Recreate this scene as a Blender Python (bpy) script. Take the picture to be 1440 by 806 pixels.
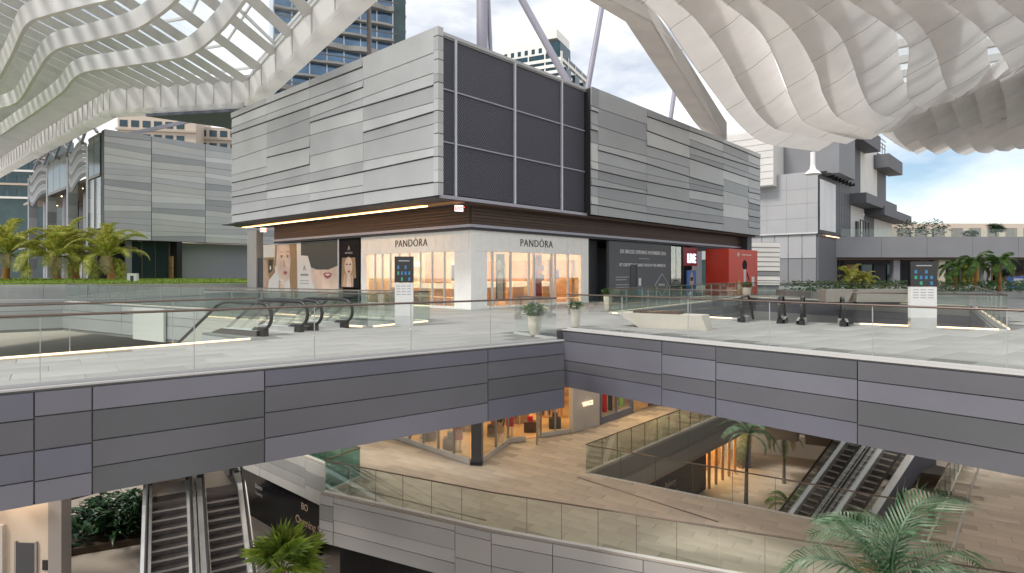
import bpy, math, random
from mathutils import Vector, Matrix
from mathutils.geometry import tessellate_polygon
random.seed(7)
R = math.radians
sc = bpy.context.scene
for o in list(bpy.data.objects): bpy.data.objects.remove(o)
C = sc.collection
# ------------------------------------------------------------------ camera
FPX, HOR, CAMZ = 846.0, 385.0, 1.75
cam = bpy.data.objects.new('camera', bpy.data.cameras.new('camera')); C.objects.link(cam)
cam.location = (0, 0, CAMZ); cam.rotation_euler = (R(90), 0, 0)
cam.data.sensor_width = 36; cam.data.lens = FPX / 1440 * 36
cam.data.shift_y = -18.0 / 1440; cam.data.clip_end = 5000; cam.data.clip_start = 0.1
sc.camera = cam
# ------------------------------------------------------------------ world + sun
SUN_AZ, SUN_EL = 235.0, 50.0      # compass style: 0 = +Y, clockwise
w = bpy.data.worlds.new('World'); sc.world = w; w.use_nodes = True
nt = w.node_tree; nt.nodes.clear()
out = nt.nodes.new('ShaderNodeOutputWorld'); bg = nt.nodes.new('ShaderNodeBackground')
sky = nt.nodes.new('ShaderNodeTexSky'); sky.sky_type = 'NISHITA'; sky.sun_disc = False
sky.sun_elevation = R(SUN_EL); sky.sun_rotation = R(SUN_AZ); sky.air_density = 1.0; sky.dust_density = 0.2
tc = nt.nodes.new('ShaderNodeTexCoord'); mp = nt.nodes.new('ShaderNodeMapping')
mp.inputs['Scale'].default_value = (1.3, 1.3, 3.2); mp.inputs['Location'].default_value = (4.6, 1.3, 1.2)
nz = nt.nodes.new('ShaderNodeTexNoise'); nz.inputs['Scale'].default_value = 1.6; nz.inputs['Detail'].default_value = 7; nz.inputs['Roughness'].default_value = .55
rp = nt.nodes.new('ShaderNodeValToRGB'); rp.color_ramp.elements[0].position = .33; rp.color_ramp.elements[1].position = .60
mx = nt.nodes.new('ShaderNodeMix'); mx.data_type = 'RGBA'
mx.inputs['B'].default_value = (12.2, 12.1, 11.9, 1)
nt.links.new(tc.outputs['Generated'], mp.inputs['Vector']); nt.links.new(mp.outputs[0], nz.inputs['Vector'])
nt.links.new(nz.outputs['Fac'], rp.inputs[0]); nt.links.new(rp.outputs[0], mx.inputs['Factor'])
nt.links.new(sky.outputs[0], mx.inputs['A']); nt.links.new(mx.outputs['Result'], bg.inputs[0])
bg.inputs[1].default_value = .066; nt.links.new(bg.outputs[0], out.inputs[0])
sl = bpy.data.lights.new('sun', 'SUN'); sl.energy = 1.5; sl.angle = R(14); sl.color = (1, .94, .86)
so = bpy.data.objects.new('sun', sl); C.objects.link(so)
so.rotation_euler = (R(90 - SUN_EL), 0, R(-SUN_AZ) + math.pi)
so.location = (-20, -20, 60)
vs = sc.view_settings; vs.view_transform = 'Standard'; vs.look = 'None'; vs.exposure = 0.92; vs.gamma = 1; vs.use_curve_mapping = False
sc.render.engine = 'CYCLES'
sc.cycles.max_bounces = 8; sc.cycles.transparent_max_bounces = 24
# ------------------------------------------------------------------ helpers
def P(px, py, z):                       # point of height z seen at photo pixel
    Y = FPX * (CAMZ - z) / (py - HOR)
    return Vector(((px - 720) * Y / FPX, Y, z))
def at(px, py, Y): return Vector(((px - 720) * Y / FPX, Y, CAMZ - (py - HOR) * Y / FPX))
def v2(a): return Vector((a[0], a[1]))
class MB:
    def __init__(s): s.v = []; s.f = []; s.sm = []
    def add(s, vs, fs, smooth=False):
        b = len(s.v); s.v += [tuple(q) for q in vs]
        for f in fs: s.f.append(tuple(b + i for i in f)); s.sm.append(smooth)
        return s
    def box(s, x0, x1, y0, y1, z0, z1):
        return s.add([(x0,y0,z0),(x1,y0,z0),(x1,y1,z0),(x0,y1,z0),(x0,y0,z1),(x1,y0,z1),(x1,y1,z1),(x0,y1,z1)],
                     [(0,3,2,1),(4,5,6,7),(0,1,5,4),(1,2,6,5),(2,3,7,6),(3,0,4,7)])
    def hexa(s, q):   # 8 points, bottom ring then top ring
        return s.add(q, [(0,3,2,1),(4,5,6,7),(0,1,5,4),(1,2,6,5),(2,3,7,6),(3,0,4,7)])
    def bar(s, a, b, wd, ht, up=(0,0,1)):
        a = Vector(a); b = Vector(b); d = (b - a).normalized(); u = Vector(up)
        sd = d.cross(u).normalized() * (wd/2); u = sd.normalized().cross(d).normalized() * (ht/2)
        r = []
        for p in (a, b): r += [p - sd - u, p + sd - u, p + sd + u, p - sd + u]
        return s.add(r, [(0,1,2,3),(7,6,5,4),(0,4,5,1),(1,5,6,2),(2,6,7,3),(3,7,4,0)])
    def prism(s, poly, z0, z1, holes=()):
        loops = [poly] + list(holes); flat = []; 
        for l in loops: flat += [tuple(p[:2]) for p in l]
        tri = tessellate_polygon([[Vector((p[0], p[1], 0)) for p in l] for l in loops])
        n = len(flat); vs = [(p[0], p[1], z1) for p in flat] + [(p[0], p[1], z0) for p in flat]
        fs = []
        for t in tri:
            a, b, c = (Vector(flat[i]) for i in t)
            ccw = (b - a).x * (c - a).y - (b - a).y * (c - a).x > 0
            t = tuple(t) if ccw else tuple(reversed(t))
            fs.append(t); fs.append(tuple(n + i for i in reversed(t)))
        b0 = 0
        for l in loops:
            m = len(l)
            for i in range(m): j = (i + 1) % m; fs.append((b0 + i, b0 + j, n + b0 + j, n + b0 + i))
            b0 += m
        return s.add(vs, fs)
    def tube(s, path, r, n=8, cap=True):
        pts = [Vector(p) for p in path]; rings = []; prev = None
        for i, p in enumerate(pts):
            d = (pts[min(i+1, len(pts)-1)] - pts[max(i-1, 0)]).normalized()
            if prev is None:
                a = Vector((0,0,1)) if abs(d.z) < .9 else Vector((1,0,0)); x = d.cross(a).normalized()
            else: x = (prev - d * prev.dot(d)).normalized()
            prev = x; y = d.cross(x); rr = r[i] if isinstance(r, (list, tuple)) else r
            rings.append([p + (x * math.cos(t) + y * math.sin(t)) * rr for t in [2*math.pi*k/n for k in range(n)]])
        vs = [q for g in rings for q in g]; fs = []
        for i in range(len(rings)-1):
            for k in range(n): fs.append((i*n+k, i*n+(k+1)%n, (i+1)*n+(k+1)%n, (i+1)*n+k))
        s.add(vs, fs, True)
        if cap: s.add(rings[0], [tuple(reversed(range(n)))]); s.add(rings[-1], [tuple(range(n))])
        return s
    def lathe(s, prof, n=20, c=(0,0)):
        vs = [(c[0]+r*math.cos(2*math.pi*k/n), c[1]+r*math.sin(2*math.pi*k/n), z) for r, z in prof for k in range(n)]; fs = []
        for i in range(len(prof)-1):
            for k in range(n): fs.append((i*n+k, i*n+(k+1)%n, (i+1)*n+(k+1)%n, (i+1)*n+k))
        return s.add(vs, fs, True)
    def ruled(s, A, B, th=0.0, off=None, smooth=True):
        n = len(A); A = [Vector(p) for p in A]; B = [Vector(p) for p in B]
        if th == 0: return s.add(A + B, [(i, i+1, n+i+1, n+i) for i in range(n-1)], smooth)
        T = []
        for i in range(n):
            d = (A[min(i+1,n-1)] - A[max(i-1,0)]); T.append(d.cross(B[i]-A[i]).normalized() * th)
        s.add(A + B, [(i, i+1, n+i+1, n+i) for i in range(n-1)], smooth)
        s.add([a+t for a, t in zip(A,T)] + [b+t for b, t in zip(B,T)], [(n+i, n+i+1, i+1, i) for i in range(n-1)], smooth)
        s.add(A + [a+t for a, t in zip(A,T)], [(n+i, n+i+1, i+1, i) for i in range(n-1)])
        s.add(B + [b+t for b, t in zip(B,T)], [(i, i+1, n+i+1, n+i) for i in range(n-1)])
        for k in (0, n-1): s.add([A[k], B[k], B[k]+T[k], A[k]+T[k]], [(0,1,2,3)])
        return s
    def mesh(s, name):
        m = bpy.data.meshes.new(name); m.from_pydata(s.v, [], s.f); m.polygons.foreach_set('use_smooth', s.sm); m.update(); return m
    def build(s, name, mat, parent=None, **kw): return link(name, s.mesh(name), mat, parent, **kw)
def link(name, me, mat, parent=None, loc=None, rz=None):
    o = bpy.data.objects.new(name, me); C.objects.link(o)
    if mat and not me.materials: me.materials.append(M[mat] if isinstance(mat, str) else mat)
    if parent: o.parent = parent
    if loc is not None: o.location = loc
    if rz is not None: o.rotation_euler = (0, 0, rz)
    return o
def tag(o, label=None, cat=None, group=None, kind=None):
    if label: o['label'] = label
    if cat: o['category'] = cat
    if group: o['group'] = group
    if kind: o['kind'] = kind
    return o
def thing(name, label, cat, loc=(0,0,0), rz=0, group=None):
    o = bpy.data.objects.new(name, None); C.objects.link(o); o.location = loc; o.rotation_euler = (0,0,rz); o.empty_display_size = .3
    return tag(o, label, cat, group)
def settle(root):                       # parts built in world space: move the empty to the base of the thing
    lo = Vector((1e9,)*3); hi = -lo
    for ch in root.children:
        for p in ch.bound_box:
            q = ch.matrix_basis @ Vector(p)
            for k in range(3): lo[k] = min(lo[k], q[k]); hi[k] = max(hi[k], q[k])
    b = Vector(((lo.x+hi.x)/2, (lo.y+hi.y)/2, lo.z)); root.location = b
    for ch in root.children: ch.location = ch.location - b
    return root
def copy_tree(o, parent=None):
    c = o.copy(); C.objects.link(c); c.parent = parent
    for ch in o.children: copy_tree(ch, c)
    return c
def catmull(pts, n=8):
    pts = [Vector(p) for p in pts]; r = []
    for i in range(len(pts)-1):
        p0 = pts[max(i-1,0)]; p1 = pts[i]; p2 = pts[i+1]; p3 = pts[min(i+2,len(pts)-1)]
        for k in range(n):
            t = k/n
            r.append(.5*((2*p1)+(p2-p0)*t+(2*p0-5*p1+4*p2-p3)*t*t+(3*p1-p0-3*p2+p3)*t**3))
    r.append(pts[-1]); return r
def inside(p, poly):
    x, y = p[0], p[1]; c = False; n = len(poly)
    for i in range(n):
        a, b = poly[i], poly[i-1]
        if (a[1] > y) != (b[1] > y) and x < (b[0]-a[0])*(y-a[1])/(b[1]-a[1])+a[0]: c = not c
    return c
def text_mesh(txt, size, depth=.02, extra=0.0, space=1.0):
    cu = bpy.data.curves.new('lettering', 'FONT'); cu.body = txt; cu.size = size; cu.extrude = depth/2; cu.align_x = 'CENTER'; cu.offset = extra; cu.space_character = space
    cu.resolution_u = 3
    o = bpy.data.objects.new('tmp_lettering', cu); C.objects.link(o)
    me = bpy.data.meshes.new_from_object(o.evaluated_get(bpy.context.evaluated_depsgraph_get())); bpy.data.objects.remove(o)
    return me
def lettering(txt, size, mat, parent, loc, rot, depth=.02, extra=0.0, sx=1.0, name='lettering', space=1.0):
    me = text_mesh(txt, size, depth, extra, space); me.materials.clear(); o = link(name, me, mat, parent); o.location = loc; o.rotation_euler = rot; o.scale = (sx, 1, 1); return o
# ------------------------------------------------------------------ materials
M = {}
def mat(name, col, rough=.6, metal=0.0, var=0.0, scale=4.0, bump=0.0, bscale=40.0, rnd=0.0, emit=None, spec=.5, coord='Object', stretch=(1,1,1), col2=None):
    m = bpy.data.materials.new(name); m.use_nodes = True; n = m.node_tree; b = n.nodes['Principled BSDF']
    b.inputs['Base Color'].default_value = (*col, 1); b.inputs['Roughness'].default_value = rough; b.inputs['Metallic'].default_value = metal
    b.inputs['Specular IOR Level'].default_value = spec
    L = n.links; src = None
    t = n.nodes.new('ShaderNodeTexCoord'); mpn = n.nodes.new('ShaderNodeMapping'); mpn.inputs['Scale'].default_value = stretch
    L.new(t.outputs[coord], mpn.inputs[0])
    if var or col2:
        z = n.nodes.new('ShaderNodeTexNoise'); z.inputs['Scale'].default_value = scale; z.inputs['Detail'].default_value = 6; L.new(mpn.outputs[0], z.inputs['Vector'])
        if col2:
            mm = n.nodes.new('ShaderNodeMix'); mm.data_type = 'RGBA'; rr = n.nodes.new('ShaderNodeValToRGB'); rr.color_ramp.elements[0].position = .4; rr.color_ramp.elements[1].position = .6
            mm.inputs['A'].default_value = (*col, 1); mm.inputs['B'].default_value = (*col2, 1); L.new(z.outputs['Fac'], rr.inputs[0]); L.new(rr.outputs[0], mm.inputs['Factor']); src = mm.outputs['Result']
        if var:
            h = n.nodes.new('ShaderNodeHueSaturation'); h.inputs['Color'].default_value = (*col, 1)
            if src: L.new(src, h.inputs['Color'])
            mr = n.nodes.new('ShaderNodeMapRange'); mr.inputs['From Min'].default_value = .3; mr.inputs['From Max'].default_value = .7; mr.inputs['To Min'].default_value = 1-var; mr.inputs['To Max'].default_value = 1+var
            L.new(z.outputs['Fac'], mr.inputs[0]); L.new(mr.outputs[0], h.inputs['Value']); src = h.outputs[0]
            mr2 = n.nodes.new('ShaderNodeMapRange'); mr2.inputs['To Min'].default_value = max(.05, rough-.12); mr2.inputs['To Max'].default_value = min(1, rough+.12); L.new(z.outputs['Fac'], mr2.inputs[0]); L.new(mr2.outputs[0], b.inputs['Roughness'])
    if rnd:
        oi = n.nodes.new('ShaderNodeObjectInfo'); ge = n.nodes.new('ShaderNodeNewGeometry'); ad = n.nodes.new('ShaderNodeMath'); ad.operation = 'ADD'; fr = n.nodes.new('ShaderNodeMath'); fr.operation = 'FRACT'
        L.new(oi.outputs['Random'], ad.inputs[0]); L.new(ge.outputs['Random Per Island'], ad.inputs[1]); L.new(ad.outputs[0], fr.inputs[0])
        mr = n.nodes.new('ShaderNodeMapRange'); mr.inputs['To Min'].default_value = 1-rnd; mr.inputs['To Max'].default_value = 1+rnd; L.new(fr.outputs[0], mr.inputs[0])
        h = n.nodes.new('ShaderNodeHueSaturation'); h.inputs['Color'].default_value = (*col, 1); L.new(mr.outputs[0], h.inputs['Value'])
        if src: L.new(src, h.inputs['Color'])
        src = h.outputs[0]
    if src: L.new(src, b.inputs['Base Color'])
    if bump:
        z2 = n.nodes.new('ShaderNodeTexNoise'); z2.inputs['Scale'].default_value = bscale; z2.inputs['Detail'].default_value = 4; L.new(mpn.outputs[0], z2.inputs['Vector'])
        bp = n.nodes.new('ShaderNodeBump'); bp.inputs['Strength'].default_value = bump; bp.inputs['Distance'].default_value = .02; L.new(z2.outputs['Fac'], bp.inputs['Height']); L.new(bp.outputs[0], b.inputs['Normal'])
    if emit: b.inputs['Emission Color'].default_value = (*emit[:3], 1); b.inputs['Emission Strength'].default_value = emit[3]
    M[name] = m; return m
def glass_mat(name, tint, refl=.06, rough=.0):
    m = bpy.data.materials.new(name); m.use_nodes = True; n = m.node_tree; n.nodes.clear(); L = n.links
    o = n.nodes.new('ShaderNodeOutputMaterial'); tr = n.nodes.new('ShaderNodeBsdfTransparent'); gl = n.nodes.new('ShaderNodeBsdfGlossy'); mxs = n.nodes.new('ShaderNodeMixShader'); lw = n.nodes.new('ShaderNodeFresnel')
    lw.inputs['IOR'].default_value = 1.45; ml = n.nodes.new('ShaderNodeMath'); ml.operation = 'MULTIPLY_ADD'; ml.inputs[1].default_value = .55; ml.inputs[2].default_value = refl - .03
    L.new(lw.outputs[0], ml.inputs[0]); L.new(ml.outputs[0], mxs.inputs[0])
    tr.inputs[0].default_value = (*tint, 1); gl.inputs['Roughness'].default_value = rough; gl.inputs[0].default_value = (.95,.97,.97,1)
    L.new(tr.outputs[0], mxs.inputs[1]); L.new(gl.outputs[0], mxs.inputs[2]); L.new(mxs.outputs[0], o.inputs[0]); M[name] = m; return m
def leaf_mat(name, col, col2, rough=.45, trans=.25):
    m = mat(name, col, rough, 0, .25, 3.0, 0, 1, .3, None, .4, 'Object', (1,1,1), col2)
    n = m.node_tree; b = n.nodes['Principled BSDF']; o = n.nodes['Material Output']
    tl = n.nodes.new('ShaderNodeBsdfTranslucent'); mxs = n.nodes.new('ShaderNodeMixShader'); mxs.inputs[0].default_value = trans
    src = b.inputs['Base Color'].links[0].from_socket; n.links.new(src, tl.inputs[0])
    n.links.new(b.outputs[0], mxs.inputs[1]); n.links.new(tl.outputs[0], mxs.inputs[2]); n.links.new(mxs.outputs[0], o.inputs[0]); return m
mat('white_steel', (.80,.78,.76), .45, 0, .04, .6)
mat('fin_white', (.85,.82,.795), .5, 0, .10, .5, .04, 6)
def add_trans(name, f, col):
    m = M[name]; n = m.node_tree; tl = n.nodes.new('ShaderNodeBsdfTranslucent'); ms = n.nodes.new('ShaderNodeMixShader'); ms.inputs[0].default_value = f; tl.inputs[0].default_value = (*col,1)
    n.links.new(n.nodes['Principled BSDF'].outputs[0], ms.inputs[1]); n.links.new(tl.outputs[0], ms.inputs[2]); n.links.new(ms.outputs[0], n.nodes['Material Output'].inputs[0])
add_trans('fin_white', .28, (.86,.82,.78))
mat('slat_grey', (.70,.69,.67), .5, 0, .05, .5)
mat('fascia_milk', (.84,.82,.79), .5, 0, .04, .6); add_trans('fascia_milk', .65, (.95,.93,.9)); add_trans('slat_grey', .30, (.8,.78,.75)); mat('rib_white', (.90,.885,.86), .4, 0, .03, .6); add_trans('rib_white', .12, (.9,.88,.85))
for k, c in enumerate([(.42,.42,.42), (.52,.52,.51), (.34,.345,.35), (.47,.47,.47)]): mat('panel%d'%k, c, .42, .25, .09, .3, .03, 3, .06)
for k, c in enumerate([(.150,.150,.188), (.135,.135,.152), (.185,.185,.218), (.115,.119,.130)]): mat('bridge%d'%k, c, .40, .2, .13, .28, .03, 2.5, .06)  # broad mottling puts soft reflections into the panel colour
for k, c in enumerate([(.40,.385,.37), (.33,.32,.31), (.26,.26,.25), (.37,.36,.35)]): mat('terrace_panel%d'%k, c, .45, .15, .05, .5, .02, 15, .05)
for k, c in enumerate([(.50,.50,.51), (.38,.385,.40), (.62,.62,.61), (.29,.295,.31), (.55,.54,.53)]): mat('strip%d'%k, c, .5, .15, .05, .4, 0, 1, .06)
mat('joint_black', (.02,.02,.022), .8)
mat('paver', (.345,.34,.328), .7, 0, .16, .45, .12, 30, .10)
mat('paver_tan', (.44,.39,.335), .7, 0, .15, .5, .1, 25, .11)
mat('slab_concrete', (.20,.20,.19), .8, 0, .08, 1.0, .1, 20)
mat('slab_tan', (.33,.29,.25), .8, 0, .1, .8, .1, 20)
mat('ground_stone', (.36,.31,.26), .8, 0, .12, .6, .1, 20)
mat('soffit_grey', (.30,.28,.26), .7, 0, .05, .5)
mat('soffit_wood', (.42,.22,.09), .55, 0, .15, 2, 0, 1, .1, None, .5, 'Object', (.5,6,6))
mat('dark_wood', (.085,.052,.038), .6, 0, .25, 2.5, 0, 1, .15, None, .4, 'Object', (.6,6,6))
mat('dark_band', (.035,.036,.045), .5, .1, .1, 1)
mat('charcoal', (.05,.052,.06), .55, 0, .08, 1)
mat('black', (.012,.012,.014), .5)
mat('black_gloss', (.01,.01,.012), .12)
mat('rubber', (.015,.015,.016), .35)
mat('steel', (.70,.69,.68), .33, .8, .05, 2)
mat('trim_grey', (.50,.49,.48), .5)
mat('joint_grey', (.42,.43,.44), .4, .3)
mat('steel_dark', (.16,.14,.13), .4, .7)
mat('rail_bronze', (.17,.13,.11), .35, .7)
mat('mullion', (.55,.57,.60), .4, .4)
mat('pole', (.35,.34,.40), .4, .3, .04, 1)
mat('store_white', (.88,.86,.82), .5, 0, .04, 3)
mat('store_warm', (.62,.36,.17), .6, 0, .2, 1.2, 0, 1, 0, None, .5, 'Object', (1,1,4))
mat('interior_cream', (.72,.60,.45), .6, 0, .1, 1.5)
mat('interior_floor', (.50,.33,.18), .4, 0, .12, 1)
mat('lamp_warm', (1,.8,.5), .5, emit=(1,.66,.34,7))
mat('lamp_shop', (1,.8,.5), .5, emit=(1,.70,.34,11))
mat('fill_terrace', (1,.85,.65), .5, emit=(1,.84,.68,6))  # glow of the unseen lights added below the deck
mat('fill_ground', (1,.85,.65), .5, emit=(1,.86,.68,20)); mat('case_glow', (.8,.72,.6), .4, emit=(1,.82,.6,.45)); mat('lamp_amber', (1,.6,.25), .5, emit=(1,.52,.18,2.2))  # the first is the glow of unseen lights added over the ground floor
mat('led_strip', (1,.85,.65), .5, emit=(1,.68,.38,1.5))
mat('downlight', (1,.85,.6), .5, emit=(1,.75,.45,10))
mat('concrete', (.36,.355,.34), .8, 0, .1, .8, .15, 8)
mat('wall_grey', (.33,.335,.36), .7, 0, .05, .3)
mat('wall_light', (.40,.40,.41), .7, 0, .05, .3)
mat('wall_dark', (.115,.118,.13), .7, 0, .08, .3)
mat('wall_mid', (.22,.222,.235), .7, 0, .06, .3)
mat('wall_pale', (.66,.64,.61), .7, 0, .05, .4)
mat('beige', (.50,.42,.34), .7, 0, .06, .8)
mat('beam_taupe', (.25,.225,.21), .7, 0, .06, .6)
mat('tower_white', (.76,.75,.72), .6, 0, .04, .2)
mat('tower_glass', (.035,.07,.085), .08, .2, .2, .3)
mat('tower_blue', (.10,.17,.26), .05, .6, .4, .15)
mat('tower_band', (.30,.29,.27), .5, 0, .2, .3)
mat('teal_glass', (.05,.085,.09), .08, .2, .2, .4)
mat('red', (.62,.05,.02), .45, 0, .08, 1)
mat('red_dark', (.30,.02,.03), .5)
mat('stone_pale', (.47,.44,.41), .7, 0, .15, 1.2, .1, 10, 0, None, .5, 'Object', (1,1,1), (.42,.39,.36))
mat('pot', (.60,.55,.45), .7, 0, .1, 3, .05, 30)
mat('soil', (.05,.035,.02), .95)
mat('bench_stone', (.56,.52,.45), .65, 0, .06, 2, .05, 20)
mat('kiosk_white', (.66,.65,.63), .5, 0, .03, 2)
mat('screen_blue', (.02,.1,.2), .3, emit=(.03,.18,.36,.28)); mat('screen_green', (.02,.2,.1), .3, emit=(.03,.3,.22,.22))
mat('text_white', (.72,.72,.72), .6); mat('text_grey', (.35,.35,.36), .6); mat('text_gold', (.45,.33,.24), .6); mat('text_black', (.02,.02,.02), .5)
mat('sign_red', (.8,.1,.08), .5, emit=(1,.12,.08,1.2)); mat('sign_white', (.8,.8,.8), .5, emit=(1,.95,.95,.7)); mat('sign_pale_lit', (.9,.75,.6), .5, emit=(1,.72,.5,.6)); mat('sign_violet', (.8,.8,.9), .5, emit=(.75,.75,1,1.1))
mat('skin', (.52,.34,.24), .6, 0, .22, 1.3); mat('skin_pale', (.70,.54,.44), .6, 0, .20, .9); mat('hair_blond', (.34,.22,.11), .6, 0, .3, 6, 0, 1, 0, None, .4, 'Object', (8,8,.7)); mat('hair_dark', (.045,.028,.02), .6)
mat('lips', (.36,.07,.07), .5); mat('poster_white', (.74,.72,.69), .6); mat('poster_olive', (.065,.066,.055), .6); mat('poster_black', (.010,.009,.012), .75, spec=.2); mat('poster_cream', (.62,.52,.43), .6); mat('blue_print', (.06,.18,.52), .5); mat('orange_print', (.75,.22,.04), .5); mat('purple_print', (.14,.07,.20), .5); mat('green_print', (.25,.42,.12), .5); mat('yellow', (.65,.42,.03), .5)
mat('trunk', (.22,.13,.075), .85, 0, .3, 6, .4, 20, 0, None, .3, 'Object', (1,1,3)); mat('trunk_orange', (.42,.19,.06), .8, 0, .25, 5, .3, 20); mat('trunk_grey', (.10,.09,.08), .85, 0, .2, 5, .3, 20)
leaf_mat('frond_lime', (.36,.42,.045), (.60,.55,.16), .45, .4); leaf_mat('frond_green', (.08,.17,.035), (.15,.25,.06)); leaf_mat('frond_dry', (.30,.24,.10), (.22,.20,.07), .6, .2); leaf_mat('frond_teal', (.075,.17,.075), (.20,.29,.20), .4, .3); leaf_mat('fan_green', (.12,.23,.03), (.27,.36,.06), .4, .3); leaf_mat('leaf_dark', (.02,.05,.025), (.035,.085,.03), .28, .1); leaf_mat('leaf_mid', (.065,.14,.04), (.12,.21,.07)); leaf_mat('leaf_lime', (.20,.30,.03), (.30,.38,.06))
mat('grass', (.20,.30,.03), .9, 0, .35, .5, .5, 12, 0, None, .2)
mat('step_dark', (.09,.082,.08), .4, .4, .15, 6); mat('step_edge', (.42,.39,.37), .35, .5)
mat('hoard_white', (.70,.70,.72), .6, 0, .06, .4); mat('slate_blue', (.14,.15,.20), .6, 0, .1, .5)
mat('cloth_red', (.5,.03,.04), .8); mat('cloth_dark', (.04,.035,.035), .8); mat('cloth_tan', (.38,.25,.14), .8)
glass_mat('glass', (.975,.988,.98), .035); glass_mat('glass_green', (.925,.965,.945), .04); glass_mat('glass_teal', (.62,.83,.81), .05); glass_mat('glass_roof', (.82,.88,.92), .05); glass_mat('shop_glass', (.95,.96,.95), .045)
def mesh_screen():                      # expanded-metal cladding: fine diagonal relief
    m = mat('mesh_metal', (.07,.07,.088), .5, .5); n = m.node_tree; b = n.nodes['Principled BSDF']; L = n.links
    t = n.nodes.new('ShaderNodeTexCoord'); hs = []
    for a in (35, -35):
        p = n.nodes.new('ShaderNodeMapping'); p.inputs['Rotation'].default_value = (0, R(a), 0); L.new(t.outputs['Object'], p.inputs[0])
        wv = n.nodes.new('ShaderNodeTexWave'); wv.wave_type = 'BANDS'; wv.bands_direction = 'X'; wv.inputs['Scale'].default_value = 3.0; wv.inputs['Distortion'].default_value = 0; L.new(p.outputs[0], wv.inputs[0]); hs.append(wv)
    mxn = n.nodes.new('ShaderNodeMath'); mxn.operation = 'MAXIMUM'; L.new(hs[0].outputs['Fac'], mxn.inputs[0]); L.new(hs[1].outputs['Fac'], mxn.inputs[1])
    rr = n.nodes.new('ShaderNodeValToRGB'); rr.color_ramp.elements[0].position = .45; rr.color_ramp.elements[1].position = .9; rr.color_ramp.elements[0].color = (.035,.035,.045,1); rr.color_ramp.elements[1].color = (.115,.112,.14,1)
    L.new(mxn.outputs[0], rr.inputs[0]); L.new(rr.outputs[0], b.inputs['Base Color'])
    bp = n.nodes.new('ShaderNodeBump'); bp.inputs['Strength'].default_value = .8; bp.inputs['Distance'].default_value = .03; L.new(mxn.outputs[0], bp.inputs['Height']); L.new(bp.outputs[0], b.inputs['Normal'])
mesh_screen()
# ------------------------------------------------------------------ levels and outlines (metres)
Z1, ZG, FD = -6.2, -10.3, 1.8
L0 = Vector((-7.66, 9.0)); A = Vector((1.36, 15.95)); dL = (A - L0).normalized()
B = Vector((.166, 17.6)); Cc = Vector((1.593, 18.98)); R1 = Vector((8.94, 10.5)); dR = (R1 - Cc).normalized()
Lf = A - dL * 34; Rf = Cc + dR * 34
esc_d = Vector((-.85, .53))                # upper left escalators run down this way
eP = Vector((-.53, -.85)) * -1
N0 = Vector((-10.5, 12.3)); N1 = Vector((-6.9, 16.1)); nd = (N1 - N0).normalized(); Nf = N0 - nd * 16
top0 = Vector((-7.75, 17.4)); top1 = top0 + Vector((.53, .85)) * 3.0
Ea = top0 + esc_d * 1.5 - Vector((.53,.85)) * .35; Eb = top1 + esc_d * 1.5 + Vector((.53,.85)) * .35
P1 = Vector((-4.75, 19.5)); P2 = Vector((-3.1, 21.8)); P3 = P2 + esc_d * 29
VL = [Nf, N1, Ea, Eb, P1, P2, P3, P3 + Vector((-20, -14))]
V0 = Vector((4.4, 26.4)); V1 = Vector((15, 18.5)); V2 = Vector((24, 31.5)); V3 = Vector((17, 44.0))
VR = [V0, V1, V2, V3]
deck = [Lf, A, B, Cc, Rf, Vector((80,-8)), Vector((90,120)), Vector((-90,130)), Vector((-90,-14))]
b_ = MB().prism(deck, -FD + .05, 0, [VL, VR]); up = b_.build('upper_deck', 'slab_concrete'); tag(up, kind='structure')
# terrace (level below)
T0 = Vector((-6.95,21.8)); T1 = Vector((-.62,18.58)); T2 = Vector((5.5,16.0)); Tn = Vector((-6.1,23.5)); T3 = Vector((-8.9,26)); T4 = T3 + Vector((-.745,.667))*14
T5 = T2 + (T2 - T1).normalized() * 26
Q0 = Vector((3.07,24.0)); Q2 = Vector((12.2,17.9)); qd = Vector((.667,.745)); Q3 = Q2 + qd*17.5; Q1 = Q0 + qd*17.5
terr = [T4, T3, Tn, T0, T1, T2, T5, Vector((60,12)), Vector((70,70)), Vector((-40,70))]
b_ = MB().prism(terr, Z1 - 1.7, Z1, [[Q0, Q2, Q3, Q1]]); terrace = b_.build('terrace_floor', 'slab_tan'); tag(terrace, kind='structure')
land = MB().prism([(-10.6,22.75),(-13.05,21.25),(-21.3,35),(-20.5,37)], Z1-1.0, Z1-.004).build('terrace_walkway', 'slab_tan'); tag(land, kind='structure')
g = MB(); g.add([(-1500,-200,ZG),(1500,-200,ZG),(1500,3000,ZG),(-1500,3000,ZG)], [(0,1,2,3)]); gr = g.build('ground', 'ground_stone'); tag(gr, kind='structure')
lnd = MB().prism([(17.9,31.0),(20.3,27.4),(24.0,31.2),(19.5,34.0)], Z1-1.0, Z1-.003).build('escalator_landing', 'slab_tan'); tag(lnd, kind='structure')
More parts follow.
